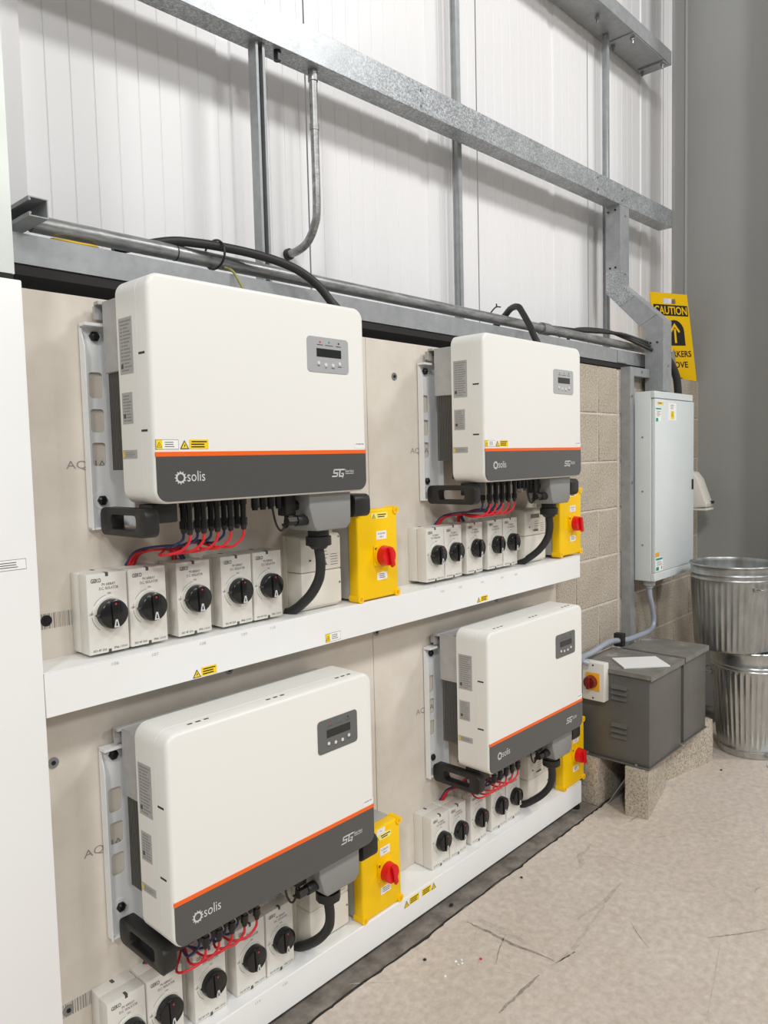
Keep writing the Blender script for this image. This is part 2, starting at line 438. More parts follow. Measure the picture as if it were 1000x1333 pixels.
# ================================================================== GIRTS, TRUNKING, CONDUITS
def c_rail(x0, x1, y0, y1, z0, z1, t=0.003, lip=0.015):
    b = B()
    b.box(x0, x1, y0, y0+t, z0, z1); b.box(x0, x1, y0+t, y1, z0, z0+t)
    b.box(x0, x1, y1-t, y1, z0+t, z0+0.05); b.box(x0, x1, y0+t, y0+lip, z1-t, z1)
    return b
g1 = obj('steel_girt', c_rail(-0.3, 3.44, 0.030, 0.296, 1.998, 2.064), 'galv_dull'); tag(g1, 'lower galvanised wall girt right above the board, under the pipe', 'girt')
b = B(); b.box(3.02, 3.12, 0.0255, 0.0297, 2.001, 2.058); obj('splice_plate', b, 'galv_dull', g1)
g3 = thing('steel_girt', 'uppermost galvanised wall girt bolted near the top of the column', 'girt', (0, 0, 0))
obj('rail', c_rail(0.5, 3.916, 0.125, 0.297, 3.769, 3.845), 'galv_dull', g3)
b = B(); b.box(3.42, 3.80, 0.128, 0.285, 3.763, 3.7688); obj('sleeve_plate', b, 'galv_dull', g3)
for (x, y) in ((3.46, 0.15), (3.46, 0.26), (3.84, 0.145), (3.84, 0.265), (3.14, 0.19)):
    b = B(); b.cyl((x, y, 3.747), (x, y, 3.763), 0.011, 6); b.cyl((x, y, 3.730), (x, y, 3.747), 0.006, 8); obj('bolt', b, 'zinc', g3)
b = B(); b.box(3.815, 3.86, 0.13, 0.28, 3.756, 3.7685); obj('cleat', b, 'galv_dull', g3)
# upper trunking rises a little to the right
T = thing('cable_trunking', 'large galvanised square trunking running across the white cladding, dropping to the grey panel', 'trunking')
def tz(x): return 2.779+0.0186*x
def trunk_len(name, x0, x1):
    b = B(); z = 0
    bb = bmesh.new(); bmesh.ops.create_cube(bb, size=1)
    for v in bb.verts:
        x = x0 if v.co.x < 0 else x1
        v.co = Vector((x, 0.12 if v.co.y < 0 else 0.20, tz(x)+(0 if v.co.z < 0 else 0.103)))
    bmesh.ops.bevel(bb, geom=bb.edges[:], offset=0.0015, segments=1, affect='EDGES')
    b.bm(bb); bb.free()
    return obj(name, b, 'galv', T)
trunk_len('trunking_length', -0.4, 3.098); trunk_len('trunking_length', 3.101, 3.916)
for x in (1.64, 3.00, 3.27):
    for dz in (0.022, 0.078):
        b = B(); b.cyl((x, 0.12, tz(x)+dz), (x, 0.1165, tz(x)+dz), 0.005, 8); obj('screw', b, 'zinc', T)
b = B(); b.cyl((0.985, 0.145, tz(0.985)+0.001), (0.985, 0.145, tz(0.985)-0.03), 0.012, 6); obj('hanger_bolt', b, 'bolt', T)
# drop: vertical, two mitred elbows, vertical down to the panel
cs = [(3.245, 0.12), (3.350, 0.12), (3.350, 0.20), (3.245, 0.20)]
lo = [(3.268, -0.10), (3.373, -0.10), (3.373, -0.005), (3.268, -0.005)]
def ring(pts, z): return [(p[0], p[1], z) for p in pts]
def lerp_ring(t, dz=0):
    return [(a[0]+(c[0]-a[0])*t, a[1]+(c[1]-a[1])*t) for a, c in zip(cs, lo)]
def loft(name, r1, r2, m='galv_dull'):
    b = B(); vs = list(r1)+list(r2)
    b.add(vs, [[i, (i+1) % 4, 4+(i+1) % 4, 4+i] for i in range(4)]+[[0, 1, 2, 3], [7, 6, 5, 4]])
    return obj(name, b, m, T)
# mitre planes: the front edge of the upper bend sits higher than the back edge, and so on
Ru = [(3.245, 0.12, 2.435), (3.350, 0.12, 2.435), (3.350, 0.20, 2.395), (3.245, 0.20, 2.395)]
Ru0 = ring(cs, 2.505)
Rl = [(3.268, -0.10, 2.222), (3.373, -0.10, 2.222), (3.373, -0.005, 2.172), (3.268, -0.005, 2.172)]
Rl0 = ring(lo, 2.125)
def mixr(a, c, t): return [tuple(p[i]+(q[i]-p[i])*t for i in range(3)) for p, q in zip(a, c)]
loft('drop_trunking', ring(cs, tz(3.245)-0.0005), Ru0, 'galv_dull')
e1 = loft('trunking_elbow', Ru0, Ru, 'galv'); e2 = loft('trunking_elbow', Ru, mixr(Ru, Rl, 0.36), 'galv')
loft('inclined_trunking', mixr(Ru, Rl, 0.365), mixr(Ru, Rl, 0.86))
loft('trunking_elbow', mixr(Ru, Rl, 0.865), Rl); loft('trunking_elbow', Rl, Rl0)
loft('drop_trunking', Rl0, ring(lo, 1.863))
for p in ((3.243, 0.145, 2.52), (3.243, 0.175, 2.52), (3.243, 0.145, 2.815), (3.243, 0.185, 2.81), (3.266, -0.035, 2.11), (3.266, -0.07, 2.11)):
    b = B(); b.cyl((p[0]+0.002, p[1], p[2]), (p[0]-0.003, p[1], p[2]), 0.005, 8); obj('screw', b, 'bolt', T)
for p in ((3.30, 2.49), (3.305, 2.79), (3.33, 1.99)):
    y = 0.12 if p[1] > 2.3 else -0.10
    b = B(); b.cyl((p[0], y, p[1]), (p[0], y-0.003, p[1]), 0.005, 8); obj('screw', b, 'zinc', T)

# long pipe
P_ = thing('steel_pipe', 'long weathered steel pipe running along the top of the board', 'pipe')
b = B(); b.tube([(0.178, 0.0695, 2.102), (3.44, 0.0695, 2.102)], 0.0205, 20, smooth=False); obj('pipe_tube', b, 'pipe', P_)
for x in (2.40,):
    b = B(); b.tube([(x-0.03, 0.0695, 2.102), (x+0.03, 0.0695, 2.102)], 0.0265, 16, smooth=False); b.tube([(x+0.03, 0.0695, 2.102), (x+0.05, 0.0695, 2.102)], 0.023, 16, smooth=False); obj('coupling', b, 'pipe', P_)
for x in (0.55,):
    b = B(); b.tube([(x-0.0015, 0.0695, 2.102), (x+0.0015, 0.0695, 2.102)], 0.0212, 16, smooth=False); obj('joint_line', b, 'gap', P_)
# strut arm under which the pipe is clamped, open side to the left
b = B(); x0, x1, z0, z1, t = 0.132, 0.174, 2.086, 2.128, 0.0025; ya, yb = -0.033, 0.298
b.box(x1-t, x1, ya, yb, z0, z1); b.box(x0, x1-t, ya, yb, z0, z0+t); b.box(x0, x1-t, ya, yb, z1-t, z1)
b.box(x0, x0+t, ya, yb, z0+t, z0+0.009); b.box(x0, x0+t, ya, yb, z1-0.009, z1-t)
b.box(x0+t, x0+t*2, ya, yb, z0+0.004, z0+0.009); b.box(x0+t, x0+t*2, ya, yb, z1-0.009, z1-0.004)
tag(obj('strut_channel', b, 'galv_dull'), 'short open steel strut channel sticking out above the left end of the pipe', 'strut')
# galvanised post above the rack post
b = B(); b.box(-0.30, 0.063, -0.112, -0.109, 1.938, 5.2); b.box(0.060, 0.063, -0.109, -0.04, 1.938, 5.2); b.box(-0.30, -0.297, -0.109, -0.04, 1.938, 5.2)
tag(obj('steel_post', b, 'pale_galv'), 'shiny galvanised steel post at the upper left edge above the white post', 'post')

def strut_v(name, x, y, z0, z1, wd, label, m='galv_dull'):
    b = B(); t = 0.0025; h = wd/2
    b.box(x-h, x+h, y, y+t, z0, z1); b.box(x-h, x-h+t, y-wd, y, z0, z1); b.box(x+h-t, x+h, y-wd, y, z0, z1)
    b.box(x-h+t, x-h+0.009, y-wd, y-wd+t, z0, z1); b.box(x+h-0.009, x+h-t, y-wd, y-wd+t, z0, z1)
    return tag(obj(name, b, m), label, 'strut')
strut_v('strut_channel', 0.914, 0.172, 2.091, 2.795, 0.034, 'vertical slotted strut between pipe and trunking, leftmost, beside the bent conduit')
def rodlike(name, x, y, segs, r, label):
    b = B(); b.mi = 0
    for (z0, z1) in segs: b.box(x-r, x+r, y-r, y+r, z0, z1, 0.004, 1); b.box(x-r-0.004, x-r, y+r-0.006, y+r, z0, z1)
    return tag(obj(name, b, 'galv_dull'), label, 'post')
rodlike('sag_rod', 2.02, 0.245, [(2.091, 5.0)], 0.014, 'thin vertical steel rail passing behind the trunking in the middle of the wall')
rodlike('sag_rod', 3.345, 0.245, [(2.091, 3.768)], 0.014, 'thin vertical steel rail behind the trunking drop near the column')
cd = thing('steel_conduit', 'bent galvanised conduit curving into the white cladding above the left inverter', 'conduit')
b = B(); b.tube([(1.144, 0.16, 2.8005), (1.144, 0.16, 2.60), (1.144, 0.16, 2.375), (1.143, 0.172, 2.315), (1.14, 0.205, 2.268), (1.135, 0.25, 2.248), (1.132, 0.3005, 2.244)], 0.0135, 14); obj('conduit_tube', b, 'pipe', cd)
b = B(); b.tube([(1.144, 0.16, 2.799), (1.144, 0.16, 2.765)], 0.0165, 14, smooth=False); obj('coupling', b, 'pipe', cd)
b = B(); b.tube([(1.144, 0.16, 2.632), (1.144, 0.16, 2.612)], 0.0155, 14, smooth=False); obj('coupling', b, 'pipe', cd)
b = B(); b.tube([(1.1325, 0.285, 2.2445), (1.132, 0.2995, 2.244)], 0.019, 14, smooth=False); obj('bush', b, 'black', cd)

# ================================================================== RACK: post, board, shelf, tray
R_ = thing('inverter_rack', 'white steel rack with a pale board, shelf and bottom tray carrying the inverters', 'rack', (0, 0, 0))
b = B(); b.box(-0.30, 0.075, -0.115, -0.022, 0.022, 1.927, 0.003); obj('post', b, 'white_paint', R_)
b = B(); b.box(-0.30, 0.060, -0.112, -0.03, 1.927, 1.937); obj('post_cap', b, 'gap', R_)
def tray(name, z0, z1):
    b = B(); t = 0.0025
    b.box(0.0755, 2.366, -0.115, -0.0, z1-t, z1, 0.001, 1)
    b.box(0.0755, 2.366, -0.115, -0.115+t, z0, z1-t, 0.0008, 1)
    b.box(2.366-t, 2.366, -0.1125, 0.0, z0, z1-t); b.box(0.0755, 2.3635, -0.1125, -0.09, z0, z0+t)
    return obj(name, b, 'white_paint', R_)
sh = tray('shelf', 1.021, 1.117); tr = tray('bottom_tray', 0.024, 0.120)
for x in (2.345, 0.6):
    b = B(); b.cyl((x, -0.10, 0), (x, -0.10, 0.012), 0.017, 14); b.cyl((x, -0.10, 0.012), (x, -0.10, 0.026), 0.006, 8); obj('foot', b, 'black', R_)
def board(x0, x1, z0, z1):
    b = B(); b.box(x0, x1, 0.0, 0.018, z0, z1, 0.0008, 1); return obj('backing_board', b, 'board', R_)
bl = board(-0.05, 1.1895, 0.03, 1.938); br = board(1.1915, 2.36, 0.03, 1.938)
SCREWS = [(1.323,1.822), (1.207,0.98), (0.132,0.878), (0.134,1.205), (0.135,0.285), (1.235,1.235), (1.20,0.255), (2.30,1.82), (0.62, 0.985), (1.9, 0.985)]
for x, z in SCREWS:
    b = B(); b.cyl((x, 0.0, z), (x, -0.0025, z), 0.0125, 18); b.mi = 1; b.cyl((x, -0.0025, z), (x, -0.0040, z), 0.0055, 6)
    obj('screw', b, ['zinc' if x != 0.134 else 'bolt', 'bolt'], br if x > 1.19 else bl)
def board_print(par, words):
    b = B()
    for (body, cx, cz, wd, hh) in words: put_text(b, body, cx, cz, wd, hh, y=-0.0006)
    obj('board_lettering', b, 'board_print', par)
board_print(bl, [('AQUA', 0.247, 1.551, 0.098, 0.022), ('AQUA', 0.240, 0.634, 0.098, 0.022)])
board_print(br, [('AQUA', 1.447, 1.573, 0.098, 0.022), ('AQUA', 1.447, 0.655, 0.098, 0.022)])
def barcode(par, x0, x1, z0, z1, seed):
    b = B(); rnd = random.Random(seed); x = x0
    while x < x1:
        ww = rnd.choice((0.0012, 0.0012, 0.0024, 0.0036)); b.add([(x, -0.0005, z0), (x+ww, -0.0005, z0), (x+ww, -0.0005, z1), (x, -0.0005, z1)], [[0, 1, 2, 3]]); x += ww+rnd.choice((0.0014, 0.002, 0.003))
    obj('barcode', b, 'board_print', par)
barcode(bl, 0.112, 0.215, 1.186, 1.221, 1); barcode(bl, 0.118, 0.23, 0.270, 0.303, 2)
# stickers on shelf, tray and post
def warn_yellow(par, x0, z0, wd, hh, y, flip=False):
    b = B(); tx = x0+hh*0.55 if not flip else x0+wd-hh*0.55
    a, e = (x0+hh*1.15, x0+wd) if not flip else (x0, x0+wd-hh*1.15)
    b.mi = 0; b.box(a, e, y-0.0006, y, z0, z0+hh)
    bars(b, a+0.003, e-0.003, z0+0.002, z0+hh-0.002, y-0.0008, 3, 1, 0.5, 3)
    tri_sign(b, tx, z0, hh*1.08, y-0.0005, 0, 1)
    obj('warning_sticker', b, ['label_yellow', 'ink_dark'], par)
def warn_white(par, x0, z0, wd, hh, y):
    b = B(); b.mi = 1; b.box(x0-0.0008, x0+wd+0.0008, y-0.0004, y, z0-0.0008, z0+hh+0.0008)
    b.mi = 2; b.box(x0, x0+wd, y-0.0007, y-0.0004, z0, z0+hh); b.mi = 0; b.box(x0, x0+wd*0.28, y-0.0009, y-0.0007, z0, z0+hh)
    tri_sign(b, x0+wd*0.14, z0+hh*0.18, hh*0.7, y-0.0011, 0, 1)
    bars(b, x0+wd*0.36, x0+wd*0.94, z0+hh*0.15, z0+hh*0.85, y-0.0009, 3, 1, 0.35, 5)
    obj('warning_sticker', b, ['label_yellow', 'ink', 'label_white'], par)
YS = -0.1151
warn_yellow(sh, 0.432, 1.024, 0.070, 0.022, YS); warn_white(sh, 0.876, 1.027, 0.058, 0.023, YS)
warn_yellow(sh, 1.612, 1.027, 0.066, 0.02, YS); warn_white(R_, -0.035, 1.343, 0.086, 0.020, YS)
warn_yellow(tr, 1.185, 0.086, 0.075, 0.023, YS); warn_yellow(tr, 1.275, 0.086, 0.075, 0.023, YS, True)
for dx, nums, zz, par in ((0.0, ('106', '107', '108', '109', '110'), 1.108, sh), (1.182, ('101', '102', '103', '104', '105'), 1.100, sh), (0.0, ('116', '117', '118', '119', '120'), 0.106, tr)):
    for x, n in zip((0.234, 0.334, 0.465, 0.591, 0.685), nums):
        b = B(); put_text(b, n, x+dx, zz-0.003, 0.017, 0.007, y=YS-0.0003); obj('number_lettering', b, 'label_silver', par)

# ================================================================== INVERTERS
IW, IH = 0.646, 0.49
inv = thing('string_inverter', 'white wall inverter with orange stripe at upper left, the largest in view', 'inverter', (0.268, 0, 1.463), 'four wall-mounted inverters')
# front housing: rounded rectangle lofted from back to front with soft front edge
def rr_loft(steps, x0, x1, z0, z1, n=8):
    b = B(); m = None; loops = []
    for (y, ins, r) in steps: loops.append([(p[0], y, p[1]) for p in rrect(x0+ins, x1-ins, z0+ins, z1-ins, r, n)])
    m = len(loops[0]); vs = [p for L in loops for p in L]; fs = []
    for j in range(len(loops)-1):
        for i in range(m): fs.append([j*m+i, j*m+(i+1) % m, (j+1)*m+(i+1) % m, (j+1)*m+i])
    fs.append(list(range(m))); fs.append(list(range((len(loops)-1)*m, len(loops)*m)))
    b.add(vs, fs); return b
hs = rr_loft([(-0.130, 0, 0.034), (-0.2135, 0, 0.034), (-0.214, 0.0006, 0.034), (-0.2146, 0.0006, 0.034), (-0.215, 0, 0.034), (-0.250, 0.0004, 0.032), (-0.2545, 0.0014, 0.030), (-0.2575, 0.0034, 0.028), (-0.2594, 0.006, 0.026), (-0.260, 0.009, 0.024)], 0, IW, 0, IH)
hous = obj('housing', hs, 'shell', inv)
b = B()
for y, z in ((-0.230, 0.323), (-0.228, 0.159)):
    b.box(-0.0006, 0.002, y-0.012, y+0.012, z-0.0022, z+0.0022)
for x in (0.075, 0.30, 0.535):
    for k in range(3): b.box(x+k*0.022, x+k*0.022+0.012, -0.234, -0.229, IH-0.002, IH+0.0006)
obj('vent_slot', b, 'black', hous)
# grey band and orange stripe (thin moulded overlay on the cover)
def clip_rr(x0, x1, z0, z1, r, y0, y1):
    pts = [p for p in rrect(x0, x1, z0, z0+4*r, r, 8) if p[1] <= z0+r+1e-6]
    return pts
b = B(); pts = rrect(0.005, IW-0.005, 0.005, 0.30, 0.026, 8); pts = [p for p in pts if p[1] < 0.1]
pts = [(IW-0.005, 0.102), (0.005, 0.102)] + [p for p in pts if p[0] < 0.2][::1] + [p for p in pts if p[0] > 0.4]
# order: bottom-left corner arc then bottom-right corner arc
bl_arc = [(0.031+0.026*math.cos(PI+PI/2*k/8), 0.031+0.026*math.sin(PI+PI/2*k/8)) for k in range(9)]
br_arc = [(IW-0.031+0.026*math.cos(-PI/2+PI/2*k/8), 0.031+0.026*math.sin(-PI/2+PI/2*k/8)) for k in range(9)]
b.prism([(0.005, 0.102)]+bl_arc+br_arc+[(IW-0.005, 0.102)], 'y', -0.2585, -0.2612)
obj('dark_band', b, 'band', hous)
b = B(); b.box(0.004, IW-0.004, -0.2613, -0.2575, 0.1022, 0.1125, 0.0004, 1); obj('orange_stripe', b, 'orange', hous)
b = B(); YB = -0.2615; cx, cz = 0.062, 0.056
ro, ri, n = 0.0118, 0.0078, 36
b.add([(cx+rr*math.cos(2*PI*i/n), YB, cz+rr*math.sin(2*PI*i/n)) for rr in (ri, ro) for i in range(n)], [[i, (i+1) % n, n+(i+1) % n, n+i] for i in range(n)])
for k in range(12):
    a = 2*PI*k/12; w_ = 0.17
    b.add([(cx+0.0112*math.cos(a-w_), YB, cz+0.0112*math.sin(a-w_)), (cx+0.0112*math.cos(a+w_), YB, cz+0.0112*math.sin(a+w_)), (cx+0.0158*math.cos(a+0.03), YB, cz+0.0158*math.sin(a+0.03))], [[0, 1, 2]])
put_text(b, 'solis', 0.1015, 0.0585, 0.046, 0.023, y=YB)
obj('maker_lettering', b, 'white_ink', hous)
b = B()
def para(pts): b.add([(p[0]+0.25*(p[1]-0.048), YB, p[1]) for p in pts], [list(range(len(pts)))])
x0 = 0.514
for q in ([(0.000,0.042),(0.020,0.042),(0.020,0.0455),(0.000,0.0455)], [(0.016,0.042),(0.020,0.042),(0.020,0.052),(0.016,0.052)], [(0.002,0.0505),(0.020,0.0505),(0.020,0.054),(0.002,0.054)], [(0.002,0.0505),(0.006,0.0505),(0.006,0.0625),(0.002,0.0625)], [(0.002,0.059),(0.042,0.059),(0.042,0.0625),(0.002,0.0625)],
          [(0.024,0.044),(0.028,0.044),(0.028,0.059),(0.024,0.059)], [(0.024,0.042),(0.042,0.042),(0.042,0.0455),(0.024,0.0455)], [(0.038,0.037),(0.042,0.042),(0.042,0.052),(0.038,0.052)], [(0.032,0.0490),(0.042,0.0490),(0.042,0.052),(0.032,0.052)]):
    para([(x0+u, v) for u, v in q])
put_text(b, 'Series', 0.577, 0.057, 0.032, 0.0085, y=YB)
para([(x0+0.048, 0.049), (x0+0.078, 0.049), (x0+0.078, 0.0505), (x0+0.048, 0.0505)])
obj('series_lettering', b, 'white_ink', hous)
# control panel
lp = B(); lp.prism(rrect(0.440, 0.584, 0.311, 0.400, 0.010, 4), 'y', -0.2595, -0.2618)
pan = obj('control_panel', lp, 'silver', inv)
b = B(); b.box(0.471, 0.557, -0.2625, -0.2617, 0.350, 0.371); obj('display_screen', b, 'lcd', pan)
for x, z in ((0.477, 0.3345), (0.502, 0.331), (0.527, 0.331), (0.551, 0.3365)):
    b = B(); b.prism(circ(x, z, 0.0045, 12), 'y', -0.2617, -0.2632); obj('push_button', b, 'button', pan)
b = B()
for x, z, wd in ((0.483, 0.379, 0.02), (0.515, 0.379, 0.028), (0.548, 0.379, 0.018), (0.477, 0.326, 0.008), (0.502, 0.322, 0.006), (0.527, 0.322, 0.012), (0.551, 0.327, 0.014)):
    b.add([(x-wd/2, -0.2621, z), (x+wd/2, -0.2621, z), (x+wd/2, -0.2621, z+0.0022), (x-wd/2, -0.2621, z+0.0022)], [[0, 1, 2, 3]])
obj('panel_lettering', b, 'ink', pan)
b = B(); b.mi = 0; b.prism(circ(0.483, 0.387, 0.0026, 10), 'y', -0.2617, -0.2622); b.mi = 1; b.prism(circ(0.515, 0.388, 0.0026, 10), 'y', -0.2617, -0.2622); b.mi = 2; b.prism(circ(0.549, 0.388, 0.0026, 10), 'y', -0.2617, -0.2622)
obj('indicator_light', b, ['red_dot', 'teal', 'ink_dark'], pan)
# rating labels on the left flank
def side_label(y0, y1, z0, z1, rows, m='label_silver', seed=1, accent=False):
    b = B(); b.mi = 0; b.box(-0.0007, 0, y0, y1, z0, z1)
    bars(b, y1-0.004, y0+0.004, z0+0.004, z1-0.004, 0, rows, 3, 0.42, seed, xplane=-0.0009)
    if rows > 5:
        b.mi = 1; b.box(-0.001, -0.0007, y1-0.014, y1-0.005, z0+0.012, z0+0.022)
        b.mi = 0; b.box(-0.0012, -0.0007, y1-0.018, y1-0.0165, z0+0.004, z1-0.02)
    if accent: b.mi = 2; b.box(-0.0009, -0.0006, y1-0.010, y1-0.002, z0+0.003, z1-0.003)
    obj('rating_label', b, [m, 'ink', 'label_yellow', 'board_print'], hous)
side_label(-0.195, -0.139, 0.284, 0.405, 15, seed=2); side_label(-0.184, -0.140, 0.176, 0.244, 9, seed=4); side_label(-0.194, -0.133, 0.100, 0.119, 3, seed=6, accent=True)
b = B(); sticker(b, 0.600, 0.640, 0.117, 0.131, -0.2602, mi=0); put_text(b, 'INVERTER', 0.62, 0.1275, 0.030, 0.004, y=-0.2612, mi=1); obj('name_label', b, ['label_white', 'ink'], hous)
# chassis behind the housing
b = B(); b.box(0.010, IW-0.010, -0.1305, -0.048, 0.296, 0.458, 0.002, 1); ch = obj('upper_chassis', b, 'alu', inv)
b = B(); b.box(0.016, IW-0.016, -0.1305, -0.115, 0.012, 0.296); obj('back_plate', b, 'gap', inv)
b = B()
for k in range(30):
    x = 0.022+k*0.0207; b.box(x, x+0.0035, -0.115, -0.055, 0.075, 0.2955)
for z in (0.10, 0.14, 0.18, 0.22, 0.26): pass
obj('heat_sink', b, 'fin', inv)
b = B()
for k in range(9): b.box(0.015, 0.0175, -0.114+k*0.007, -0.1105+k*0.007, 0.075, 0.2955)
obj('heat_sink_end', b, 'fin', inv)
# wall bracket: two perforated uprights and a top hook
br_ = B()
def upright(x0, x1):
    q = B()
    hol = [rrect(x0+0.017, x0+0.051, z, z+h, 0.008, 3) for z, h in ((0.243, 0.060), (0.164, 0.054), (0.086, 0.054))]
    q.prism([(x0, -0.062), (x1, -0.062), (x1, 0.41), (x0, 0.41)], 'y', -0.004, -0.0065, hol)
    q.prism([(-0.027, -0.062), (-0.004, -0.062), (-0.004, 0.41), (-0.027, 0.41), (-0.012, 0.36)], 'x', x0, x0+0.003) if False else None
    q.box(x0, x0+0.003, -0.026, -0.0065, -0.062, 0.355); q.box(x1-0.003, x1, -0.026, -0.0065, -0.062, 0.41)
    q.add([(x0, -0.026, 0.355), (x0+0.003, -0.026, 0.355), (x0+0.003, -0.012, 0.40), (x0, -0.012, 0.40), (x0, -0.0065, 0.355), (x0+0.003, -0.0065, 0.355), (x0, -0.0065, 0.40), (x0+0.003, -0.0065, 0.40)], [[0, 1, 2, 3], [0, 3, 6, 4], [1, 5, 7, 2], [3, 2, 7, 6]])
    q.box(x0, x0+0.045, -0.034, -0.004, 0.405, 0.412); q.box(x0, x1, -0.020, -0.004, -0.062, -0.0575)
    q.cyl((x0+0.034, -0.0065, 0.005), (x0+0.034, -0.0085, 0.005), 0.021, 20)
    o = obj('wall_bracket', q, 'bracket', inv)
    for z in (0.005, 0.385):
        k = B(); k.cyl((x0+0.034, -0.0065, z), (x0+0.034, -0.014, z), 0.012, 6); k.cyl((x0+0.034, -0.014, z), (x0+0.034, -0.018, z), 0.011, 14, 0.006); obj('bolt', k, 'bolt', o)
upright(-0.026, 0.082); upright(IW-0.056, IW+0.026)
b = B(); b.box(0.0, IW, -0.05, -0.030, 0.452, 0.459); b.box(0.0, IW, -0.033, -0.030, 0.42, 0.452); b.box(0.006, 0.04, -0.030, -0.012, 0.425, 0.452); obj('mounting_rail', b, 'alu', inv)
# black handles below both ends
def handle(x0, x1, side):
    q = B(); q.prism(rrect(-0.222, -0.018, -0.074, -0.010, 0.018, 5), 'x', x0, x1, [rrect(-0.178, -0.068, -0.058, -0.026, 0.009, 4)], 0.003)
    s = 1 if side < 0 else -1
    xa = x1 if side < 0 else x0
    q.box(min(xa-0.004*s, xa+0.06*s), max(xa-0.004*s, xa+0.06*s), -0.200, -0.140, -0.045, -0.002, 0.004)
    return obj('carry_handle', q, 'black', inv)
handle(-0.004, 0.030, -1); handle(IW-0.012, IW+0.050, 1)
# DC connectors
for k in range(5):
    for y in (-0.195, -0.160):
        x = 0.122+0.038*k+(0.006 if y > -0.18 else 0)
        b = B(); b.cyl((x, y, 0.002), (x, y, -0.016), 0.0092, 12); b.cyl((x, y, -0.016), (x, y, -0.048), 0.0074, 12, 0.0070); b.cyl((x, y, -0.048), (x, y, -0.066), 0.0098, 10); b.cyl((x, y, -0.066), (x, y, -0.077), 0.0082, 10, 0.0058)
        obj('dc_connector', b, 'gloss_black', inv)
for k in range(4):
    x = 0.318+0.025*k
    b = B(); b.cyl((x, -0.185, 0.002), (x, -0.185, -0.028), 0.0095, 12); b.cyl((x, -0.185, -0.028), (x, -0.185, -0.034), 0.0075, 12); obj('dc_connector', b, 'gloss_black', inv)
# communication plugs, AC junction box and gland
b = B(); b.box(0.405, 0.440, -0.20, -0.165, -0.055, 0.001, 0.004); b.cyl((0.44, -0.182, -0.03), (0.462, -0.182, -0.03), 0.013, 12)
obj('data_plug', b, 'black', inv)
b = B(); b.tube([(0.412, -0.19, -0.05), (0.405, -0.19, -0.085), (0.392, -0.19, -0.09), (0.380, -0.188, -0.07), (0.372, -0.186, -0.03)], 0.003, 8); b.tube([(0.418, -0.19, -0.05), (0.42, -0.19, -0.075), (0.41, -0.19, -0.085), (0.40, -0.19, -0.075)], 0.003, 8)
obj('data_cable', b, 'black', inv)
jb = B()
sec = [(0.455, 0.001), (0.455, -0.035), (0.470, -0.085), (0.482, -0.099), (0.588, -0.099), (0.604, -0.083), (0.606, 0.001)]
jb.prism(sec[::-1], 'y', -0.235, -0.125, bev=0.004)
jbo = obj('junction_box', jb, 'jb', inv)
b = B(); b.cyl((0.432, -0.205, -0.068), (0.470, -0.205, -0.068), 0.0145, 12); b.cyl((0.402, -0.205, -0.068), (0.431, -0.205, -0.068), 0.012, 6); obj('cable_plug', b, 'black', jbo)
b = B(); b.cyl((0.528, -0.185, -0.098), (0.528, -0.185, -0.116), 0.029, 24); b.cyl((0.528, -0.185, -0.118), (0.528, -0.185, -0.142), 0.035, 10); b.cyl((0.528, -0.185, -0.142), (0.528, -0.185, -0.152), 0.028, 20, 0.020)
obj('cable_gland', b, 'black', jbo)

invs = {'A': inv}
for k, loc, lab in (('B', (1.466, 0, 1.463), 'white wall inverter with orange stripe at upper right, above the end of the shelf'),
                    ('C', (0.264, 0, 0.471), 'white wall inverter with orange stripe at lower left, hanging under the white shelf'),
                    ('D', (1.467, 0, 0.471), 'white wall inverter with orange stripe at lower right, nearest the dark grey transformers')):
    c = copy_tree(inv); c.location = loc; c['label'] = lab; invs[k] = c
def inv_sticker(i):
    par = [c for c in i.children if c.name.startswith('housing')][0]
    warn_white(par, 0.006, 0.1185, 0.054, 0.0195, -0.2602); warn_yellow(par, 0.064, 0.118, 0.073, 0.021, -0.2602)
for k in 'CD':
    pc = [c for c in invs[k].children if c.name.startswith('control_panel')][0]
    pc.data = pc.data.copy(); pc.data.materials[0] = M['panel_grey']  # lower row darker: the rows' difference in reflection is put into the colour
inv_sticker(invs['A']); inv_sticker(invs['B'])

# ================================================================== DC ISOLATORS
ISO_W, ISO_H = 0.097, 0.183
iso = thing('pv_isolator', 'x', 'isolator', (0, 0, 0), 'grey PV isolator boxes')
b = B(); b.box(0.001, ISO_W-0.001, -0.040, -0.0, 0, ISO_H, 0.003); obj('base', b, 'iso', iso)
b = B()
cov = rrect(0, ISO_W, 0, ISO_H, 0.003, 2)
b.box(0, ISO_W, -0.082, -0.0415, 0, ISO_H, 0.003)
cvo = obj('cover', b, 'iso', iso)
for z0, z1 in ((ISO_H-0.008, ISO_H+0.0006), (-0.0006, 0.008)):
    b = B(); b.prism([(ISO_W/2-0.0035, z0), (ISO_W/2+0.0035, z0), (ISO_W/2+0.0035, z1), (ISO_W/2-0.0035, z1)], 'y', -0.0825, -0.070); obj('screw_slot', b, 'ink', cvo)
b = B(); b.box(ISO_W/2-0.004, ISO_W/2+0.004, -0.020, -0.006, ISO_H-0.003, ISO_H+0.0006); obj('fixing_slot', b, 'ink', cvo)
b = B(); cx, cz = 0.052, 0.090
for a0, a1 in ((100, 150), (165, 178), (185, 235)):
    n = 10; A = [math.radians(a0+(a1-a0)*i/n) for i in range(n+1)]
    b.add([(cx+r*math.cos(a), -0.0824, cz+r*math.sin(a)) for r in (0.0425, 0.0433) for a in A], [[i, i+1, n+2+i, n+1+i] for i in range(n)])
put_text(b, 'OFF', 0.008, 0.093, 0.009, 0.005, y=-0.0826); put_text(b, 'ON', 0.052, 0.136, 0.008, 0.0045, y=-0.0826)
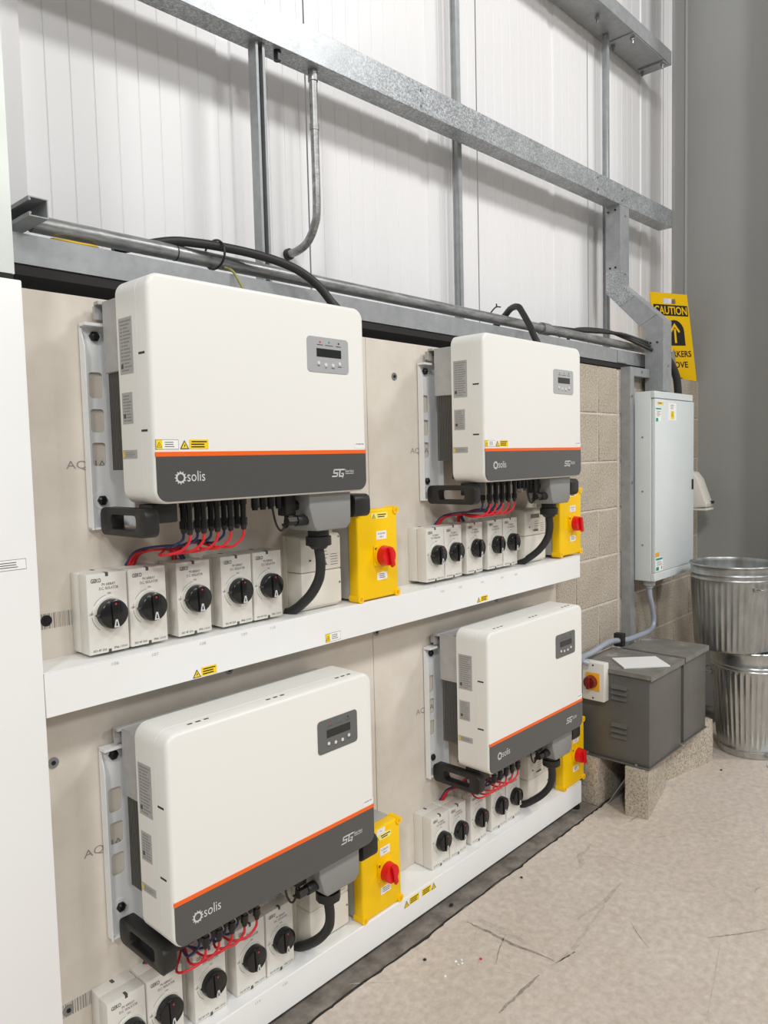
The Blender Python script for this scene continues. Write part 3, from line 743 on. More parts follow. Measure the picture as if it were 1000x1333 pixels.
put_text(b, 'PV ARRAY', 0.052, 0.157, 0.032, 0.0062, y=-0.0826); put_text(b, 'D.C. ISOLATOR', 0.052, 0.148, 0.046, 0.0062, y=-0.0826)
put_text(b, 'ISO 4P 32A', 0.025, 0.0085, 0.032, 0.005, y=-0.0826); put_text(b, 'IP66 1.0 kV', 0.075, 0.0085, 0.032, 0.005, y=-0.0826)
put_text(b, 'GEKO', 0.022, 0.1675, 0.024, 0.0095, y=-0.0826, bold=True)
obj('isolator_lettering', b, 'ink', cvo)
b = B(); b.prism(circ(cx, cz, 0.038, 36), 'y', -0.0822, -0.087); ring_o = obj('dial_ring', b, 'dial', iso)
b = B(); b.lathe([(0, 0.107), (0.0295, 0.107), (0.0325, 0.105), (0.0338, 0.100), (0.0338, 0.087)], 40)
b.v = [(cx+x, -z, cz+y) for x, y, z in b.v]
b.prism([(cx-0.0065, cz-0.030), (cx+0.0065, cz-0.030), (cx+0.010, cz+0.031), (cx-0.010, cz+0.031)], 'y', -0.1065, -0.1125, bev=0.0015)
b.prism([(cx-0.030, cz-0.006), (cx-0.030, cz+0.006), (cx-0.0385, cz+0.0)], 'y', -0.088, -0.104)
kn = obj('rotary_knob', b, 'knob', iso)
b = B(); b.prism([(cx-0.0065, cz-0.029), (cx+0.0065, cz-0.029), (cx+0.0025, cz-0.011), (cx-0.0025, cz-0.011)], 'y', -0.1124, -0.1132, [[(cx-0.0025, cz-0.026), (cx+0.0025, cz-0.026), (cx+0.001, cz-0.016), (cx-0.001, cz-0.016)]])
obj('pointer_mark', b, 'white_ink', kn)
b = B(); b.prism(circ(cx, cz+0.024, 0.0024, 10), 'y', -0.1124, -0.1132); obj('red_mark', b, 'red_dot', kn)
ISX = (0.192, 0.293, 0.419, 0.549, 0.651)
ordn = ('first', 'second', 'third', 'fourth', 'fifth')
first = True
for row, dx, z, wh in (('A', 0.0, 1.1245, 'under the upper left inverter'), ('B', 1.182, 1.1285, 'under the upper right inverter'),
                       ('C', 0.0, 0.1225, 'under the lower left inverter'), ('D', 1.180, 0.1225, 'under the lower right inverter')):
    for i, x in enumerate(ISX):
        o = iso if first else copy_tree(iso); first = False
        o.location = (x+dx, 0, z)
        if row == 'C': o.location = (x+dx+(-0.003 if i < 2 else 0.0), 0, z)
        o['label'] = '%s black-knobbed isolator from the left, %s' % (ordn[i], wh)

# ================================================================== METER BOXES, YELLOW SWITCHES
mb_ = thing('meter_box', 'x', 'box', (0, 0, 0), 'off-white meter boxes beside the yellow switches')
b = B(); b.box(0, 0.156, -0.018, 0, 0.0, 0.216, 0.002, 1); obj('base', b, 'cream', mb_)
def bodybox(z0, z1):
    q = B(); q.prism([(-0.0185, z0), (-0.066, z0), (-0.082, z0+0.012 if z0 < 0.05 else z0), (-0.082, z1-0.008 if z1 > 0.15 else z1), (-0.074, z1), (-0.0185, z1)], 'x', 0, 0.156, bev=0.004); return q
lidu = obj('cover', bodybox(0.112, 0.216), 'cream', mb_); lidl = obj('terminal_cover', bodybox(0.0, 0.1105), 'cream', mb_)
b = B(); b.box(0.045, 0.105, -0.0832, -0.0815, 0.180, 0.196); obj('display_screen', b, mat('olive_display', (96,92,52), 0.2), mb_)
b = B(); bars(b, 0.070, 0.106, 0.122, 0.172, -0.0824, 5, 0, 0.16, 9); bars(b, 0.06, 0.105, 0.128, 0.134, -0.0825, 1, 0, 0.9, 3); b.box(0.03, 0.037, -0.0832, -0.0818, 0.143, 0.148); bars(b, 0.112, 0.148, 0.122, 0.16, -0.0825, 5, 0, 0.18, 11)
obj('meter_lettering', b, 'ink', mb_)
b = B(); b.prism(circ(0.148, 0.07, 0.003, 10), 'y', -0.0815, -0.084); b.prism(circ(0.148, 0.206, 0.003, 10), 'y', -0.073, -0.084); obj('screw', b, 'zinc', mb_)
MBL = ((0.820, 1.118, 'on the shelf under the upper left inverter'), (1.985, 1.118, 'on the shelf under the upper right inverter'),
       (0.812, 0.1215, 'on the bottom tray left of the lower left yellow switch'), (1.990, 0.1215, 'on the bottom tray left of the lower right yellow switch'))
for i, (x, z, wh) in enumerate(MBL):
    o = mb_ if i == 0 else copy_tree(mb_); o.location = (x, 0, z); o['label'] = 'off-white meter box '+wh

ys = thing('rotary_isolator', 'x', 'switch', (0, 0, 0), 'yellow rotary switch boxes')
b = B(); b.box(0.004, 0.176, -0.072, 0, 0.003, 0.270, 0.003); obj('base', b, 'grey_box', ys)
q = B(); q.box(0, 0.180, -0.112, -0.0725, 0, 0.276, 0.006, 3)
for x, z in ((0.008, 0.008), (0.172, 0.008), (0.008, 0.268), (0.172, 0.268)):
    q.cyl((x, -0.074, z), (x, -0.116, z), 0.0125, 18)
lid = obj('lid', q, 'yellow', ys)
for x, z in ((0.008, 0.008), (0.172, 0.008), (0.008, 0.268), (0.172, 0.268)):
    b = B(); b.prism(circ(x, z, 0.006, 14), 'y', -0.1155, -0.1166); obj('lid_screw', b, 'amber', lid)
b = B(); b.box(0.068, 0.132, -0.117, -0.111, 0.100, 0.164, 0.003); b.cyl((0.100, -0.116, 0.132), (0.100, -0.126, 0.132), 0.033, 28); obj('switch_plate', b, 'yellow', ys)
q = B(); q.cyl((0.100, -0.126, 0.132), (0.100, -0.150, 0.132), 0.0315, 28, 0.029)
q.prism([(0.004, -0.036), (0.018, -0.030), (0.008, 0.028), (-0.010, 0.026)], 'y', -0.149, -0.160, bev=0.003)
q.v = [(x, y, z) for x, y, z in q.v]
n0 = 0
# grip: shift the prism part to the knob centre
for i, (x, y, z) in enumerate(q.v):
    if y <= -0.1489 and abs(x) < 0.05: q.v[i] = (x+0.100, y, z+0.132)
obj('red_handle', q, 'red', ys)
b = B(); b.prism(circ(0.075, 0.154, 0.0045, 12), 'y', -0.1165, -0.118); obj('lock_hole', b, 'dark_red', ys)
YSW = []
for i, (x, z, wh) in enumerate(((1.017, 1.121, 'under the right end of the upper left inverter'), (2.204, 1.126, 'at the right end of the shelf under the upper right inverter'),
                                (0.998, 0.122, 'on the bottom tray at the right end of the lower left inverter'), (2.218, 0.122, 'on the bottom tray under the lower right inverter'))):
    o = ys if i == 0 else copy_tree(ys); o.location = (x, 0, z); o['label'] = 'yellow switch box '+wh
    YSW.append(o)
for i, o in enumerate(YSW):
    par = [c for c in o.children if c.name.startswith('lid')][0]
    b = B(); b.mi = 0
    dz = 0 if i < 2 else -0.012
    b.mi = 4; b.box(0.062, 0.135, -0.1127, -0.1119, 0.245+dz, 0.264+dz); tri_sign(b, 0.073, 0.247+dz, 0.0165, -0.1129, 0, 1); bars(b, 0.088, 0.132, 0.248+dz, 0.261+dz, -0.1129, 2, 1, 0.5, i)
    b.mi = 2; b.box(0.083, 0.128, -0.1127, -0.1119, 0.181, 0.207); b.box(0.083, 0.128, -0.1127, -0.1119, 0.056, 0.079)
    put_text(b, 'AC ISOLATOR', 0.1055, 0.199, 0.032, 0.005, y=-0.113, mi=1); put_text(b, 'INV %d' % (i+1), 0.107, 0.189, 0.016, 0.005, y=-0.113, mi=1)
    bars(b, 0.09, 0.125, 0.060, 0.077, -0.113, 3, 3, 0.35, i+5)
    if i > 1: b.mi = 2; b.box(0.070, 0.108, -0.1128, -0.1119, 0.253, 0.271); put_text(b, 'TO', 0.089, 0.262, 0.008, 0.004, y=-0.1131, mi=3)
    obj('switch_label', b, ['label_yellow', 'ink_dark', 'label_white', 'ink', 'pale_yellow'], par)

# ================================================================== CABLES OF THE INVERTERS
def cable(name, pts, r, m, label, group=None, cat='cable', seg=10, n=8):
    b = B(); b.tube(pts, r, seg, n); return tag(obj(name, b, m), label, cat, group)
WH = {'A': 'upper left', 'B': 'upper right', 'C': 'lower left', 'D': 'lower right'}
for k in 'ABCD':
    ox, oy, oz = invs[k].location
    top = {'A': 1.3085, 'B': 1.3125, 'C': 0.3065, 'D': 0.3065}[k]
    ix = ISX[1]+{'A': 0, 'B': 1.182, 'C': -0.003, 'D': 1.18}[k]; ix3 = ISX[2]+{'A': 0, 'B': 1.182, 'C': 0, 'D': 1.18}[k]
    for j in range(5):
        x = ox+0.122+0.038*j; rnd = random.Random(j*7+ord(k))
        zz = oz-0.075
        tx, tyy = (ix+0.036+0.007*j, -0.018-0.004*(j % 2)) if j < 3 else (ix3+0.03+0.009*(j-3), -0.02)
        if j < 3: pts = [(x, -0.195, zz), (x-0.004, -0.194, zz-0.022), (x-0.025, -0.185, zz-0.040), (x-0.06, -0.16, zz-0.046), (ix+0.09+0.006*j, -0.09, zz-0.042), (tx+0.012, -0.04, zz-0.050), (tx, tyy, top)]
        else: pts = [(x, -0.195, zz), (x-0.004, -0.194, zz-0.022), (x-0.03, -0.185, zz-0.042), (x-0.065, -0.16, zz-0.040), (ix3+0.055, -0.09, zz-0.034), (tx, -0.03, zz-0.05), (tx, tyy, top)]
        cable('dc_lead', pts, 0.0032, 'red_wire', '%s red lead from the left below the %s inverter' % (ordn[j], WH[k]), 'red leads of the %s inverter' % WH[k], 'cable', 8, 5)
    for j in range(4):
        x = ox+0.128+0.038*j; zz = oz-0.075
        tx = ix+0.032+0.007*j
        if j < 2: pts = [(x, -0.160, zz), (x-0.004, -0.158, zz-0.018), (x-0.03, -0.15, zz-0.030), (ix+0.085, -0.085, zz-0.034), (tx+0.015, -0.04, zz-0.045), (tx, -0.012, top)]
        else: pts = [(x, -0.160, zz), (x-0.004, -0.158, zz-0.018), (x-0.03, -0.15, zz-0.032), (ix3+0.06, -0.085, zz-0.030), (ix3+0.04+0.008*(j-2), -0.03, zz-0.05), (ix3+0.05+0.008*(j-2), -0.030, top)]
        cable('dc_lead', pts, 0.0032, 'blue_wire', '%s dark blue lead from the left below the %s inverter' % (ordn[j], WH[k]), 'dark blue leads of the %s inverter' % WH[k], 'cable', 8, 5)
    st = 1.117 if k in 'AB' else 0.120
    dxx = {'A': 0.0, 'B': -0.006, 'C': 0.0, 'D': -0.01}[k]
    gx = ox+0.528
    cable('power_cable', [(gx, -0.185, oz-0.150), (gx+0.004, -0.186, oz-0.190), (gx+0.010, -0.172, oz-0.235), (gx+0.012, -0.135, oz-0.283), (gx+0.008+dxx, -0.088, oz-0.322), (gx+0.002+dxx, -0.052, oz-0.343), (gx+dxx, -0.040, st+0.001)], 0.0140, 'rubber', 'thick black cable curving from the gland of the %s inverter' % WH[k])
# cables over the pipe
t_ = cable('power_cable', [(0.40, 0.115, 2.090), (0.47, 0.098, 2.112), (0.54, 0.066, 2.129), (0.60, 0.044, 2.131), (0.654, 0.032, 2.131), (0.756, 0.018, 2.128), (0.841, 0.000, 2.116), (0.903, -0.020, 2.095), (0.958, -0.040, 2.057), (0.99, -0.058, 2.013), (1.006, -0.072, 1.985), (1.02, -0.082, 1.919)], 0.0125, 'rubber', 'black cable lying over the pipe and dropping behind the upper left inverter')
b = B(); b.tube([(0.662, 0.052+0.047*math.cos(2*PI*i/20), 2.113+0.038*math.sin(2*PI*i/20)) for i in range(21)], 0.003, 6, 2); obj('cable_tie', b, 'black', t_)
cable('power_cable', [(2.24, 0.24, 2.10), (2.235, 0.17, 2.150), (2.206, 0.115, 2.173), (2.175, 0.06, 2.168), (2.165, 0.03, 2.135), (2.140, -0.018, 2.075), (2.118, -0.05, 2.03), (2.112, -0.075, 1.985), (2.112, -0.085, 1.9195)], 0.0135, 'rubber', 'black cable hooking over the pipe behind the upper right inverter')
for j in range(3):
    cable('black_cable', [(2.50+0.12*j, 0.10+0.022*j, 2.1255-0.024*(j > 0)), (2.80, 0.095+0.020*j, 2.139+0.006*j), (3.02, 0.08+0.012*j, 2.152+0.007*j), (3.15, 0.05+0.006*j, 2.150-0.004*j), (3.266, -0.020-0.012*j, 2.112-0.020*j)], 0.0085, 'rubber', '%s of three black cables on the right end of the pipe' % ('front', 'middle', 'back')[j], 'black cables on the pipe')
cable('earth_wire', [(0.690, 0.045, 2.082), (0.697, 0.028, 2.074), (0.706, 0.022, 2.062), (0.715, 0.0, 2.020), (0.72, -0.04, 1.95), (0.72, -0.055, 1.9195)], 0.0035, 'earth', 'green and yellow earth wire hanging below the pipe', None, 'wire')
cable('yellow_wire', [(0.225, 0.075, 2.076), (0.245, 0.055, 2.073), (0.28, 0.049, 2.071), (0.318, 0.054, 2.073), (0.34, 0.075, 2.076)], 0.0035, 'yellow_wire', 'thin yellow wire showing between pipe and girt', None, 'wire')
b = B(); b.tube([(1.985, 0.065, 2.122), (1.998, 0.06, 2.137), (2.018, 0.06, 2.148), (2.042, 0.058, 2.150)], 0.003, 6); b.tube([(2.018, 0.06, 2.148), (2.008, 0.054, 2.157)], 0.0028, 6, smooth=False)
tag(obj('cable_tie', b, 'black'), 'loose end of a black cable tie on the pipe', 'cable tie')

# ================================================================== RIGHT END: strut frame, distribution panel
sf = thing('support_strut', 'tall galvanised strut with a short arm, left of the grey panel', 'strut')
b = B(); t = 0.003
b.box(3.035, 3.078, -0.032, -0.029, 0.0, 1.975); b.box(3.035, 3.038, -0.029, 0.0175, 0.0, 1.975); b.box(3.075, 3.078, -0.029, 0.0175, 0.0, 1.975)
obj('upright', b, 'galv_dull', sf)
b = B(); b.box(3.0785, 3.265, -0.032, -0.029, 1.932, 1.975); b.box(3.0785, 3.265, -0.029, 0.0175, 1.932, 1.935); b.box(3.0785, 3.265, -0.029, 0.0175, 1.972, 1.975)
ar = obj('arm', b, 'galv_dull', sf)
for x, z in ((3.17, 1.955), (3.055, 1.83), (3.055, 1.40)):
    b = B(); b.cyl((x, -0.032, z), (x, -0.036, z), 0.007, 6); obj('bolt', b, 'zinc', sf)
pn = thing('distribution_panel', 'tall light grey steel distribution panel with labels, mounted beside the strut', 'panel', (3.08, 0, 0.905))
PW, PH = 0.50, 0.945
b = B(); b.box(0, PW, -0.118, -0.033, 0, PH, 0.003); obj('enclosure', b, 'db', pn)
b = B(); b.box(0, PW-0.012, -0.137, -0.1185, PH-0.034, PH, 0.002, 1); obj('top_flange', b, 'db', pn)
b = B(); b.box(0, PW-0.002, -0.137, -0.1185, 0, 0.040, 0.002, 1); obj('bottom_flange', b, 'db', pn)
b = B(); b.box(0.006, PW+0.006, -0.137, -0.1200, 0.042, PH-0.037, 0.003, 2); dr = obj('door', b, 'db', pn)
b = B(); b.box(PW-0.024, PW-0.004, -0.141, -0.1365, 0.44, 0.495, 0.002); obj('door_latch', b, 'black', dr)
b = B(); Y0 = -0.1371
b.mi = 0; b.box(0.030, 0.105, Y0-0.0006, Y0, 0.880, 0.893)
b.mi = 1; b.box(0.012, 0.075, Y0-0.0005, Y0, 0.795, 0.862); b.mi = 2; b.box(0.012, 0.075, Y0-0.0009, Y0-0.0004, 0.855, 0.862); b.box(0.014, 0.040, Y0-0.0009, Y0-0.0004, 0.796, 0.813)
bars(b, 0.02, 0.07, 0.82, 0.85, Y0-0.001, 4, 3, 0.3, 2); bars(b, 0.036, 0.10, 0.882, 0.891, Y0-0.001, 1, 3, 0.5, 2)
b.mi = 1; b.box(0.165, 0.265, Y0-0.0006, Y0, 0.805, 0.893); b.mi = 0; b.box(0.195, 0.235, Y0-0.0009, Y0-0.0005, 0.812, 0.852); tri_sign(b, 0.215, 0.826, 0.026, Y0-0.0012, 0, 3); bars(b, 0.19, 0.24, 0.860, 0.885, Y0-0.001, 3, 3, 0.3, 8)
b.mi = 4; b.box(0.010, 0.055, Y0-0.0006, Y0, 0.122, 0.143)
b.mi = 1; b.box(0.012, 0.098, Y0-0.0006, Y0, 0.048, 0.117); b.mi = 2; b.box(0.016, 0.094, Y0-0.0009, Y0-0.0005, 0.104, 0.114); b.box(0.018, 0.050, Y0-0.0009, Y0-0.0005, 0.052, 0.070); bars(b, 0.022, 0.09, 0.074, 0.10, Y0-0.001, 4, 3, 0.3, 4); b.mi = 3; b.box(0.080, 0.088, Y0-0.0009, Y0-0.0005, 0.056, 0.070)
obj('door_label', b, ['label_yellow', 'label_white', 'teal', 'ink', 'amber'], dr)
for z in (0.18, 0.45, 0.72):
    b = B(); b.cyl((0.0, -0.075, z), (-0.002, -0.075, z), 0.005, 8); obj('side_screw', b, 'zinc', pn)
b = B(); b.cyl((0.055, -0.085, 0.0), (0.055, -0.085, -0.028), 0.034, 20, 0.030); b.cyl((0.055, -0.085, -0.028), (0.055, -0.085, -0.042), 0.020, 14); obj('conduit_gland', b, 'grey_box', pn)
fx = [(3.135, -0.085, 0.866), (3.138, -0.088, 0.82), (3.158, -0.092, 0.76), (3.172, -0.094, 0.70), (3.155, -0.095, 0.660), (3.10, -0.094, 0.643), (3.02, -0.090, 0.6415), (2.88, -0.085, 0.643), (2.74, -0.083, 0.664), (2.64, -0.088, 0.668), (2.52, -0.09, 0.656), (2.44, -0.092, 0.655), (2.385, -0.10, 0.66), (2.365, -0.125, 0.655), (2.375, -0.150, 0.646)]
f_ = thing('flexible_conduit', 'grey flexible conduit curving from the panel over the dark grey transformers', 'conduit')
b = B(); b.tube(fx, 0.0135, 12); obj('conduit_hose', b, 'flex', f_)
b = B(); b.box(2.79, 2.825, -0.105, -0.060, 0.627, 0.690, 0.003); obj('conduit_clip', b, 'black', f_)
cable('power_cable', [(3.40, -0.03, 2.075), (3.44, -0.06, 2.03), (3.49, -0.078, 1.95), (3.515, -0.08, 1.8505)], 0.020, 'rubber', 'thick black cable entering the top of the grey panel in front of the yellow sign', None)
# lamp-like cream hood on the block wall
hl = thing('wall_light', 'cream plastic wall light with a sloping hood right of the grey panel', 'light', (3.80, 0, 1.22))
b = B(); b.prism([(0.018, 0.22), (-0.045, 0.21), (-0.075, 0.17), (-0.125, 0.03), (-0.125, 0.012), (0.018, 0.0)], 'x', 0.0, 0.11, bev=0.006); obj('hood', b, 'cream', hl)
b = B(); b.box(0.01, 0.10, -0.128, -0.10, 0.024, 0.040, 0.003); b.box(-0.002, 0.112, -0.13, 0.018, -0.008, 0.004, 0.003); obj('trim_strip', b, 'cream', hl)
b = B(); b.box(0.07, 0.098, -0.138, -0.122, 0.028, 0.044, 0.003); obj('sensor', b, 'black', hl)

# caution sign standing on top of the block wall
sg = thing('caution_sign', 'yellow folding floor sign reading CAUTION, standing on top of the block wall', 'sign', (0, 0, 0))
top_l, top_r = Vector((3.775, 0.19, 2.478)), Vector((3.885, 0.020, 2.447))
bot_r = Vector((4.040, 0.020, 1.966)); bot_l = Vector((3.925, 0.18, 1.966))
ux = (top_r-top_l)
def sgp(u, v, d=0.0):   # u 0..1 left-right, v 0..1 bottom-top
    a = bot_l.lerp(bot_r, u); c = top_l.lerp(top_r, u); p = a.lerp(c, v)
    return p+SN*d
NN = (top_r-top_l).cross(bot_r-top_l).normalized(); bot_l.y -= NN.dot(bot_l-top_l)/NN.y
SN = (bot_r-bot_l).cross(top_l-bot_l).normalized()
if SN.dot(Vector((-0.58, -1.7, 1.55))-bot_l) < 0: SN = -SN
def sheet(mb, quads, d, mi, th=0.0):
    for q in quads: mb.add([sgp(u, v, d) for u, v in q], [list(range(len(q)))], mi)
b = B()
outer = [(0.0, 0.0), (0.28, 0.0), (0.36, 0.05), (0.64, 0.05), (0.72, 0.0), (1.0, 0.0), (1.0, 1.0), (0.0, 1.0)]
hole = rrect(0.33, 0.67, 0.885, 0.945, 0.025, 3)
pr = MB(); pr.prism(outer, 'y', 0.0, -0.008, [hole]); b.add([sgp(x, z, -y) for x, y, z in pr.v], pr.f, 0)
face = obj('front_leaf', b, 'yellow', sg)
b = B(); pr = MB(); pr.prism(outer, 'y', 0.0, -0.008, [hole]); b.add([sgp(x, z, y-0.012)+Vector((0.02, 0.0, 0)) *0 for x, y, z in pr.v], pr.f, 0)
obj('rear_leaf', b, 'yellow', sg)
b = B()
sheet(b, [[(0.06, 0.755), (0.97, 0.755), (0.97, 0.875), (0.06, 0.875)]], 0.0088, 0)
put_text(b, 'CAUTION', 0.515, 0.815, 0.86, 0.090, mi=1, bold=True, fn=lambda u, v: sgp(u, v, 0.0094))
arch = [(0.34, 0.42), (0.82, 0.42), (0.82, 0.56)]+[(0.58+0.24*math.cos(PI*i/10), 0.585+0.125*math.sin(PI*i/10)) for i in range(11)]+[(0.34, 0.56)]
sheet(b, [arch], 0.0088, 0)
sheet(b, [[(0.555, 0.45), (0.605, 0.45), (0.605, 0.61), (0.555, 0.61)], [(0.45, 0.585), (0.58, 0.675), (0.71, 0.585), (0.68, 0.565), (0.58, 0.63), (0.48, 0.565)]], 0.0094, 1)
put_text(b, 'WORKERS', 0.54, 0.325, 0.80, 0.072, mi=0, bold=True, fn=lambda u, v: sgp(u, v, 0.0090))
put_text(b, 'ABOVE', 0.54, 0.20, 0.58, 0.072, mi=0, bold=True, fn=lambda u, v: sgp(u, v, 0.0090))
obj('sign_lettering', b, ['ink_dark', 'yellow'], face)

# ================================================================== TRANSFORMERS ON BLOCKS
def transformer(name, label, x0, x1, y0, y1, louv):
    t = thing(name, label, 'transformer', (x0, y0, 0.2155))
    w_, d_ = x1-x0, y1-y0
    b = B(); b.box(0.004, w_-0.004, 0.004, d_, 0.006, 0.400, 0.003); cab = obj('cabinet', b, 'trans', t)
    b = B(); b.box(-0.004, w_+0.004, -0.008, d_+0.004, 0.4005, 0.4035); b.box(-0.004, w_+0.004, -0.008, -0.005, 0.380, 0.4005); b.box(-0.006, -0.003, -0.008, d_+0.004, 0.386, 0.4005); b.box(w_+0.003, w_+0.006, -0.008, d_, 0.386, 0.4005)
    obj('lid', b, 'trans_top', t)
    b = B(); b.box(-0.010, w_, -0.002, d_, 0.0, 0.0055, 0.001, 1); fl_ = obj('base_flange', b, 'trans', t)
    for y in (0.06, d_-0.05):
        b = B(); b.cyl((-0.002, y, 0.0055), (-0.002, y, 0.013), 0.007, 6); obj('base_bolt', b, 'zinc', fl_)
    if louv:
        for zc in (0.325, 0.285, 0.300, 0.155, 0.130, 0.105):
            pass
        for zc in (0.330, 0.306, 0.282, 0.163, 0.139, 0.115):
            b = B(); b.prism([(0.004, zc-0.008), (-0.008, zc-0.008), (0.004, zc+0.008)], 'y', 0.100, 0.172); obj('louvre', b, 'trans', cab)
    return t
transformer('transformer', 'front dark grey transformer cabinet with louvres and white sheet on top', 2.442, 2.788, -0.392, -0.055, True)
transformer('transformer', 'rear dark grey transformer cabinet closest to the metal bins', 2.822, 3.098, -0.388, -0.100, False)
ri = thing('rotary_isolator', 'white switch box with dark red knob on the side of the dark grey transformer', 'switch', (2.442, -0.155, 0.562))
b = B(); b.box(-0.042, 0.003, -0.052, 0.052, -0.084, 0.084, 0.004); obj('enclosure', b, 'iso', ri)
b = B(); b.box(-0.047, -0.042, -0.032, 0.032, -0.038, 0.040, 0.002); obj('yellow_plate', b, 'amber', ri)
b = B(); b.cyl((-0.046, 0.006, 0.0), (-0.070, 0.006, 0.0), 0.029, 24, 0.026); b.box(-0.084, -0.070, -0.002, 0.014, -0.026, 0.028, 0.003); obj('dark_red_knob', b, 'dark_red', ri)
b = B()
for z in (-0.072, 0.072): b.cyl((-0.0415, 0.0, z), (-0.0432, 0.0, z), 0.004, 10)
obj('cover_screw', b, 'ink_dark', ri)
b = B(); pts = [(2.590, -0.150), (2.735, -0.290), (2.625, -0.402), (2.475, -0.262)]
b.prism(pts, 'z', 0.620, 0.626); tag(obj('white_sheet', b, 'paper'), 'white plastic sheet lying on the front transformer lid', 'sheet')
def cblock(name, label, x, y, rz, lx, ly, lz):
    b = B(); bb = bmesh.new(); bmesh.ops.create_cube(bb, size=1)
    for v in bb.verts: v.co = Vector((v.co.x*lx, v.co.y*ly, (v.co.z+0.5)*lz))
    bmesh.ops.subdivide_edges(bb, edges=bb.edges[:], cuts=5, use_grid_fill=True)
    rnd = random.Random(int(x*100))
    for v in bb.verts:
        edge = sum(abs(abs(c)-h) < 1e-4 for c, h in ((v.co.x, lx/2), (v.co.y, ly/2), (v.co.z-lz/2, lz/2)))
        if edge >= 2:
            c = Vector((0, 0, lz/2)); d = (v.co-c); v.co -= Vector((math.copysign(1, d.x)*rnd.uniform(0, 0.004), math.copysign(1, d.y)*rnd.uniform(0, 0.004), math.copysign(1, d.z)*rnd.uniform(0, 0.003) if v.co.z > 0.001 else 0))
    b.bm(bb); bb.free()
    o = obj(name, b, 'block', None, (x, y, 0)); o.rotation_euler = (0, 0, rz); return tag(o, label, 'block')
cblock('concrete_block', 'concrete block standing under the front corner of the louvred transformer', 2.611, -0.3015, 0.21, 0.38, 0.10, 0.215)
cblock('concrete_block', 'concrete block under the transformer next to the tray end', 2.600, -0.118, 0, 0.36, 0.10, 0.215)
cblock('concrete_block', 'skewed concrete block under the rear transformer beside the bins', 3.056, -0.281, -0.199, 0.40, 0.10, 0.215)
b = B(); b.prism([(2.60, -0.20), (2.62, -0.20), (2.62, -0.28), (2.60, -0.28)], 'z', 0.0, 0.004)
b = B(); mtx = Matrix.Translation((2.49, -0.232, 0.072)) @ Matrix.Rotation(0.55, 4, 'X'); b.box(-0.03, 0.14, -0.0015, 0.0015, -0.075, 0.075, 0, 1, mtx)
tag(obj('metal_offcut', b, 'galv_dull'), 'thin metal plate leaning between the blocks under the transformer', 'plate')

# ================================================================== BINS
def bin_mesh(h, rb, rt_, foot):
    def rad(z): return rb+(rt_-rb)*z/h
    prof = []; fl_idx = set()
    def add(r, z, f=False):
        if f: fl_idx.add(len(prof))
        prof.append((r, z))
    add(0.0, 0.012); add(rb-0.012, 0.012); 
    if foot: add(rb-0.006, 0.0); add(rb, 0.002); add(rb+0.002, 0.012); add(rad(0.03), 0.03); add(rad(0.036)+0.003, 0.036); add(rad(0.042), 0.042)
    else: add(rb-0.004, 0.0); add(rb, 0.004)
   
    add(rad(0.055 if foot else 0.008), 0.055 if foot else 0.008)
    z_a, z_b = (0.075, h-0.125) if foot else (0.02, h-0.10)
    for i in range(9): zz = z_a+(z_b-z_a)*i/8; add(rad(zz), zz, True)
    
    for dz, e in ((0.106, 0), (0.099, 0.0045), (0.092, 0), (0.088, 0), (0.081, 0.0045), (0.074, 0)) if foot else ((0.078, 0), (0.071, 0.004), (0.064, 0), (0.054, 0), (0.047, 0.004), (0.040, 0)): add(rad(h-dz)+e, h-dz)
    add(rad(h-0.015), h-0.015)
    for k in range(7):
        a = -PI/2+PI*1.5*k/6; add(rt_+0.003+0.005*math.cos(a), h-0.005+0.005*math.sin(a))
    add(rt_-0.004, h-0.02); add(rad(h-0.052)-0.001, h-0.052); add(rad(h-0.07)-0.005, h-0.07); add(rad(h*0.5)-0.006, h*0.5); add(rad(0.03)-0.006, 0.03); add(0.0, 0.02)
    nfl = 44
    def mod(a, j):
        if j not in fl_idx: return 0
        s = math.sin(nfl*a); return 0.0035*max(-0.25, s)
    b = B(); b.lathe(prof, nfl*6, mod); return b
def bin_thing(label, m, h, rb, rt_, hz, a0, foot):
    t = thing('dustbin', label, 'bin')
    obj('bin_body', bin_mesh(h, rb, rt_, foot), m, t)
    for a in (a0, a0+PI):
        hb = B(); c, s_ = math.cos(a), math.sin(a); tx, ty = -s_, c; r = rb+(rt_-rb)*hz/h
        def q(rr, tt, z): return (c*rr+tx*tt, s_*rr+ty*tt, z)
        hb.tube([q(r-0.006, -0.055, hz), q(r+0.018, -0.055, hz+0.002), q(r+0.034, -0.045, hz), q(r+0.036, 0.0, hz-0.002), q(r+0.034, 0.045, hz), q(r+0.018, 0.055, hz+0.002), q(r-0.006, 0.055, hz)], 0.0045, 8, 5)
        ho = obj('bin_handle', hb, m, t)
        for tt in (-0.055, 0.055):
            lg = B(); lg.cyl(q(r-0.008, tt, hz), q(r+0.004, tt, hz), 0.013, 10); obj('handle_lug', lg, m, ho)
    return t
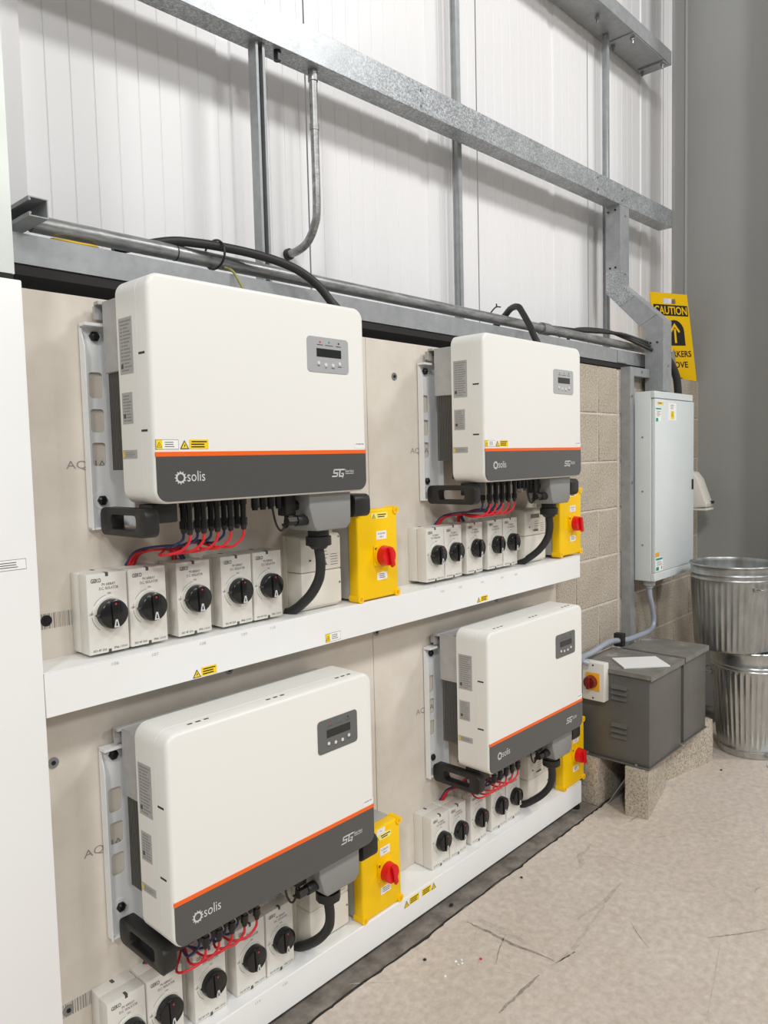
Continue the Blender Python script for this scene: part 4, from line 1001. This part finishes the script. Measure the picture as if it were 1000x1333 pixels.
lb = bin_thing('lower shiny galvanised dustbin standing on the floor under the upper one', 'bin', 0.55, 0.155, 0.200, 0.40, -1.35, True); lb.location = (3.52, -0.46, 0)
q = B(); q.lathe([(0.0, 0.546), (0.192, 0.546), (0.1945, 0.543), (0.1945, 0.53), (0.190, 0.53), (0.190, 0.540), (0.0, 0.540)], 64)
obj('bin_lid', q, 'bin', lb)
ub = bin_thing('upper galvanised dustbin standing on the lid of the lower one', 'bin_dull', 0.42, 0.180, 0.204, 0.315, -2.05, False)
ub.location = (3.436, -0.396, 0.551)
ub.scale = (1, 1, 1.03)
b = B(); b.prism([(0.10*math.cos(2*PI*i/40)+3.37, 0.10*math.sin(2*PI*i/40)-0.69) for i in range(40)], 'z', 0.0, 0.006)
tag(obj('white_disc', b, 'paper'), 'flat white disc on the floor in front of the bins', 'disc')

# ================================================================== DEBRIS
def crumb(name, x, y, s, m, label, cat='debris', group=None):
    b = B(); bb = bmesh.new(); bmesh.ops.create_icosphere(bb, subdivisions=1, radius=s); rnd = random.Random(int(x*1e4))
    for v in bb.verts: v.co *= rnd.uniform(0.6, 1.2); v.co.z = max(0, v.co.z*0.6+s*0.35)
    b.bm(bb); bb.free(); o = obj(name, b, m, None, (x, y, 0)); tag(o, label, cat, group)
crumb('debris_chip', 1.244, -0.376, 0.006, 'red', 'small red plastic chip on the floor')
crumb('debris_chip', 1.128, -0.247, 0.007, 'ink_dark', 'small black chip on the floor left of the red chip')
for i, (x, y) in enumerate(((1.185, -0.325), (1.20, -0.335), (1.192, -0.345), (1.11, -0.341), (1.178, -0.338))): crumb('debris_chip', x, y, 0.005, 'paper', 'tiny white crumb on the floor near the red chip', 'debris', 'white crumbs')
crumb('debris_chip', 1.713, -0.223, 0.006, 'ink_dark', 'small black crumb on the floor along the rack')
crumb('debris_chip', 3.145, -0.442, 0.007, 'ink_dark', 'small black chip on the floor beside the skewed block')
crumb('debris_chip', 1.41, -0.135, 0.010, 'ink_dark', 'dark crumb in the gap under the tray')
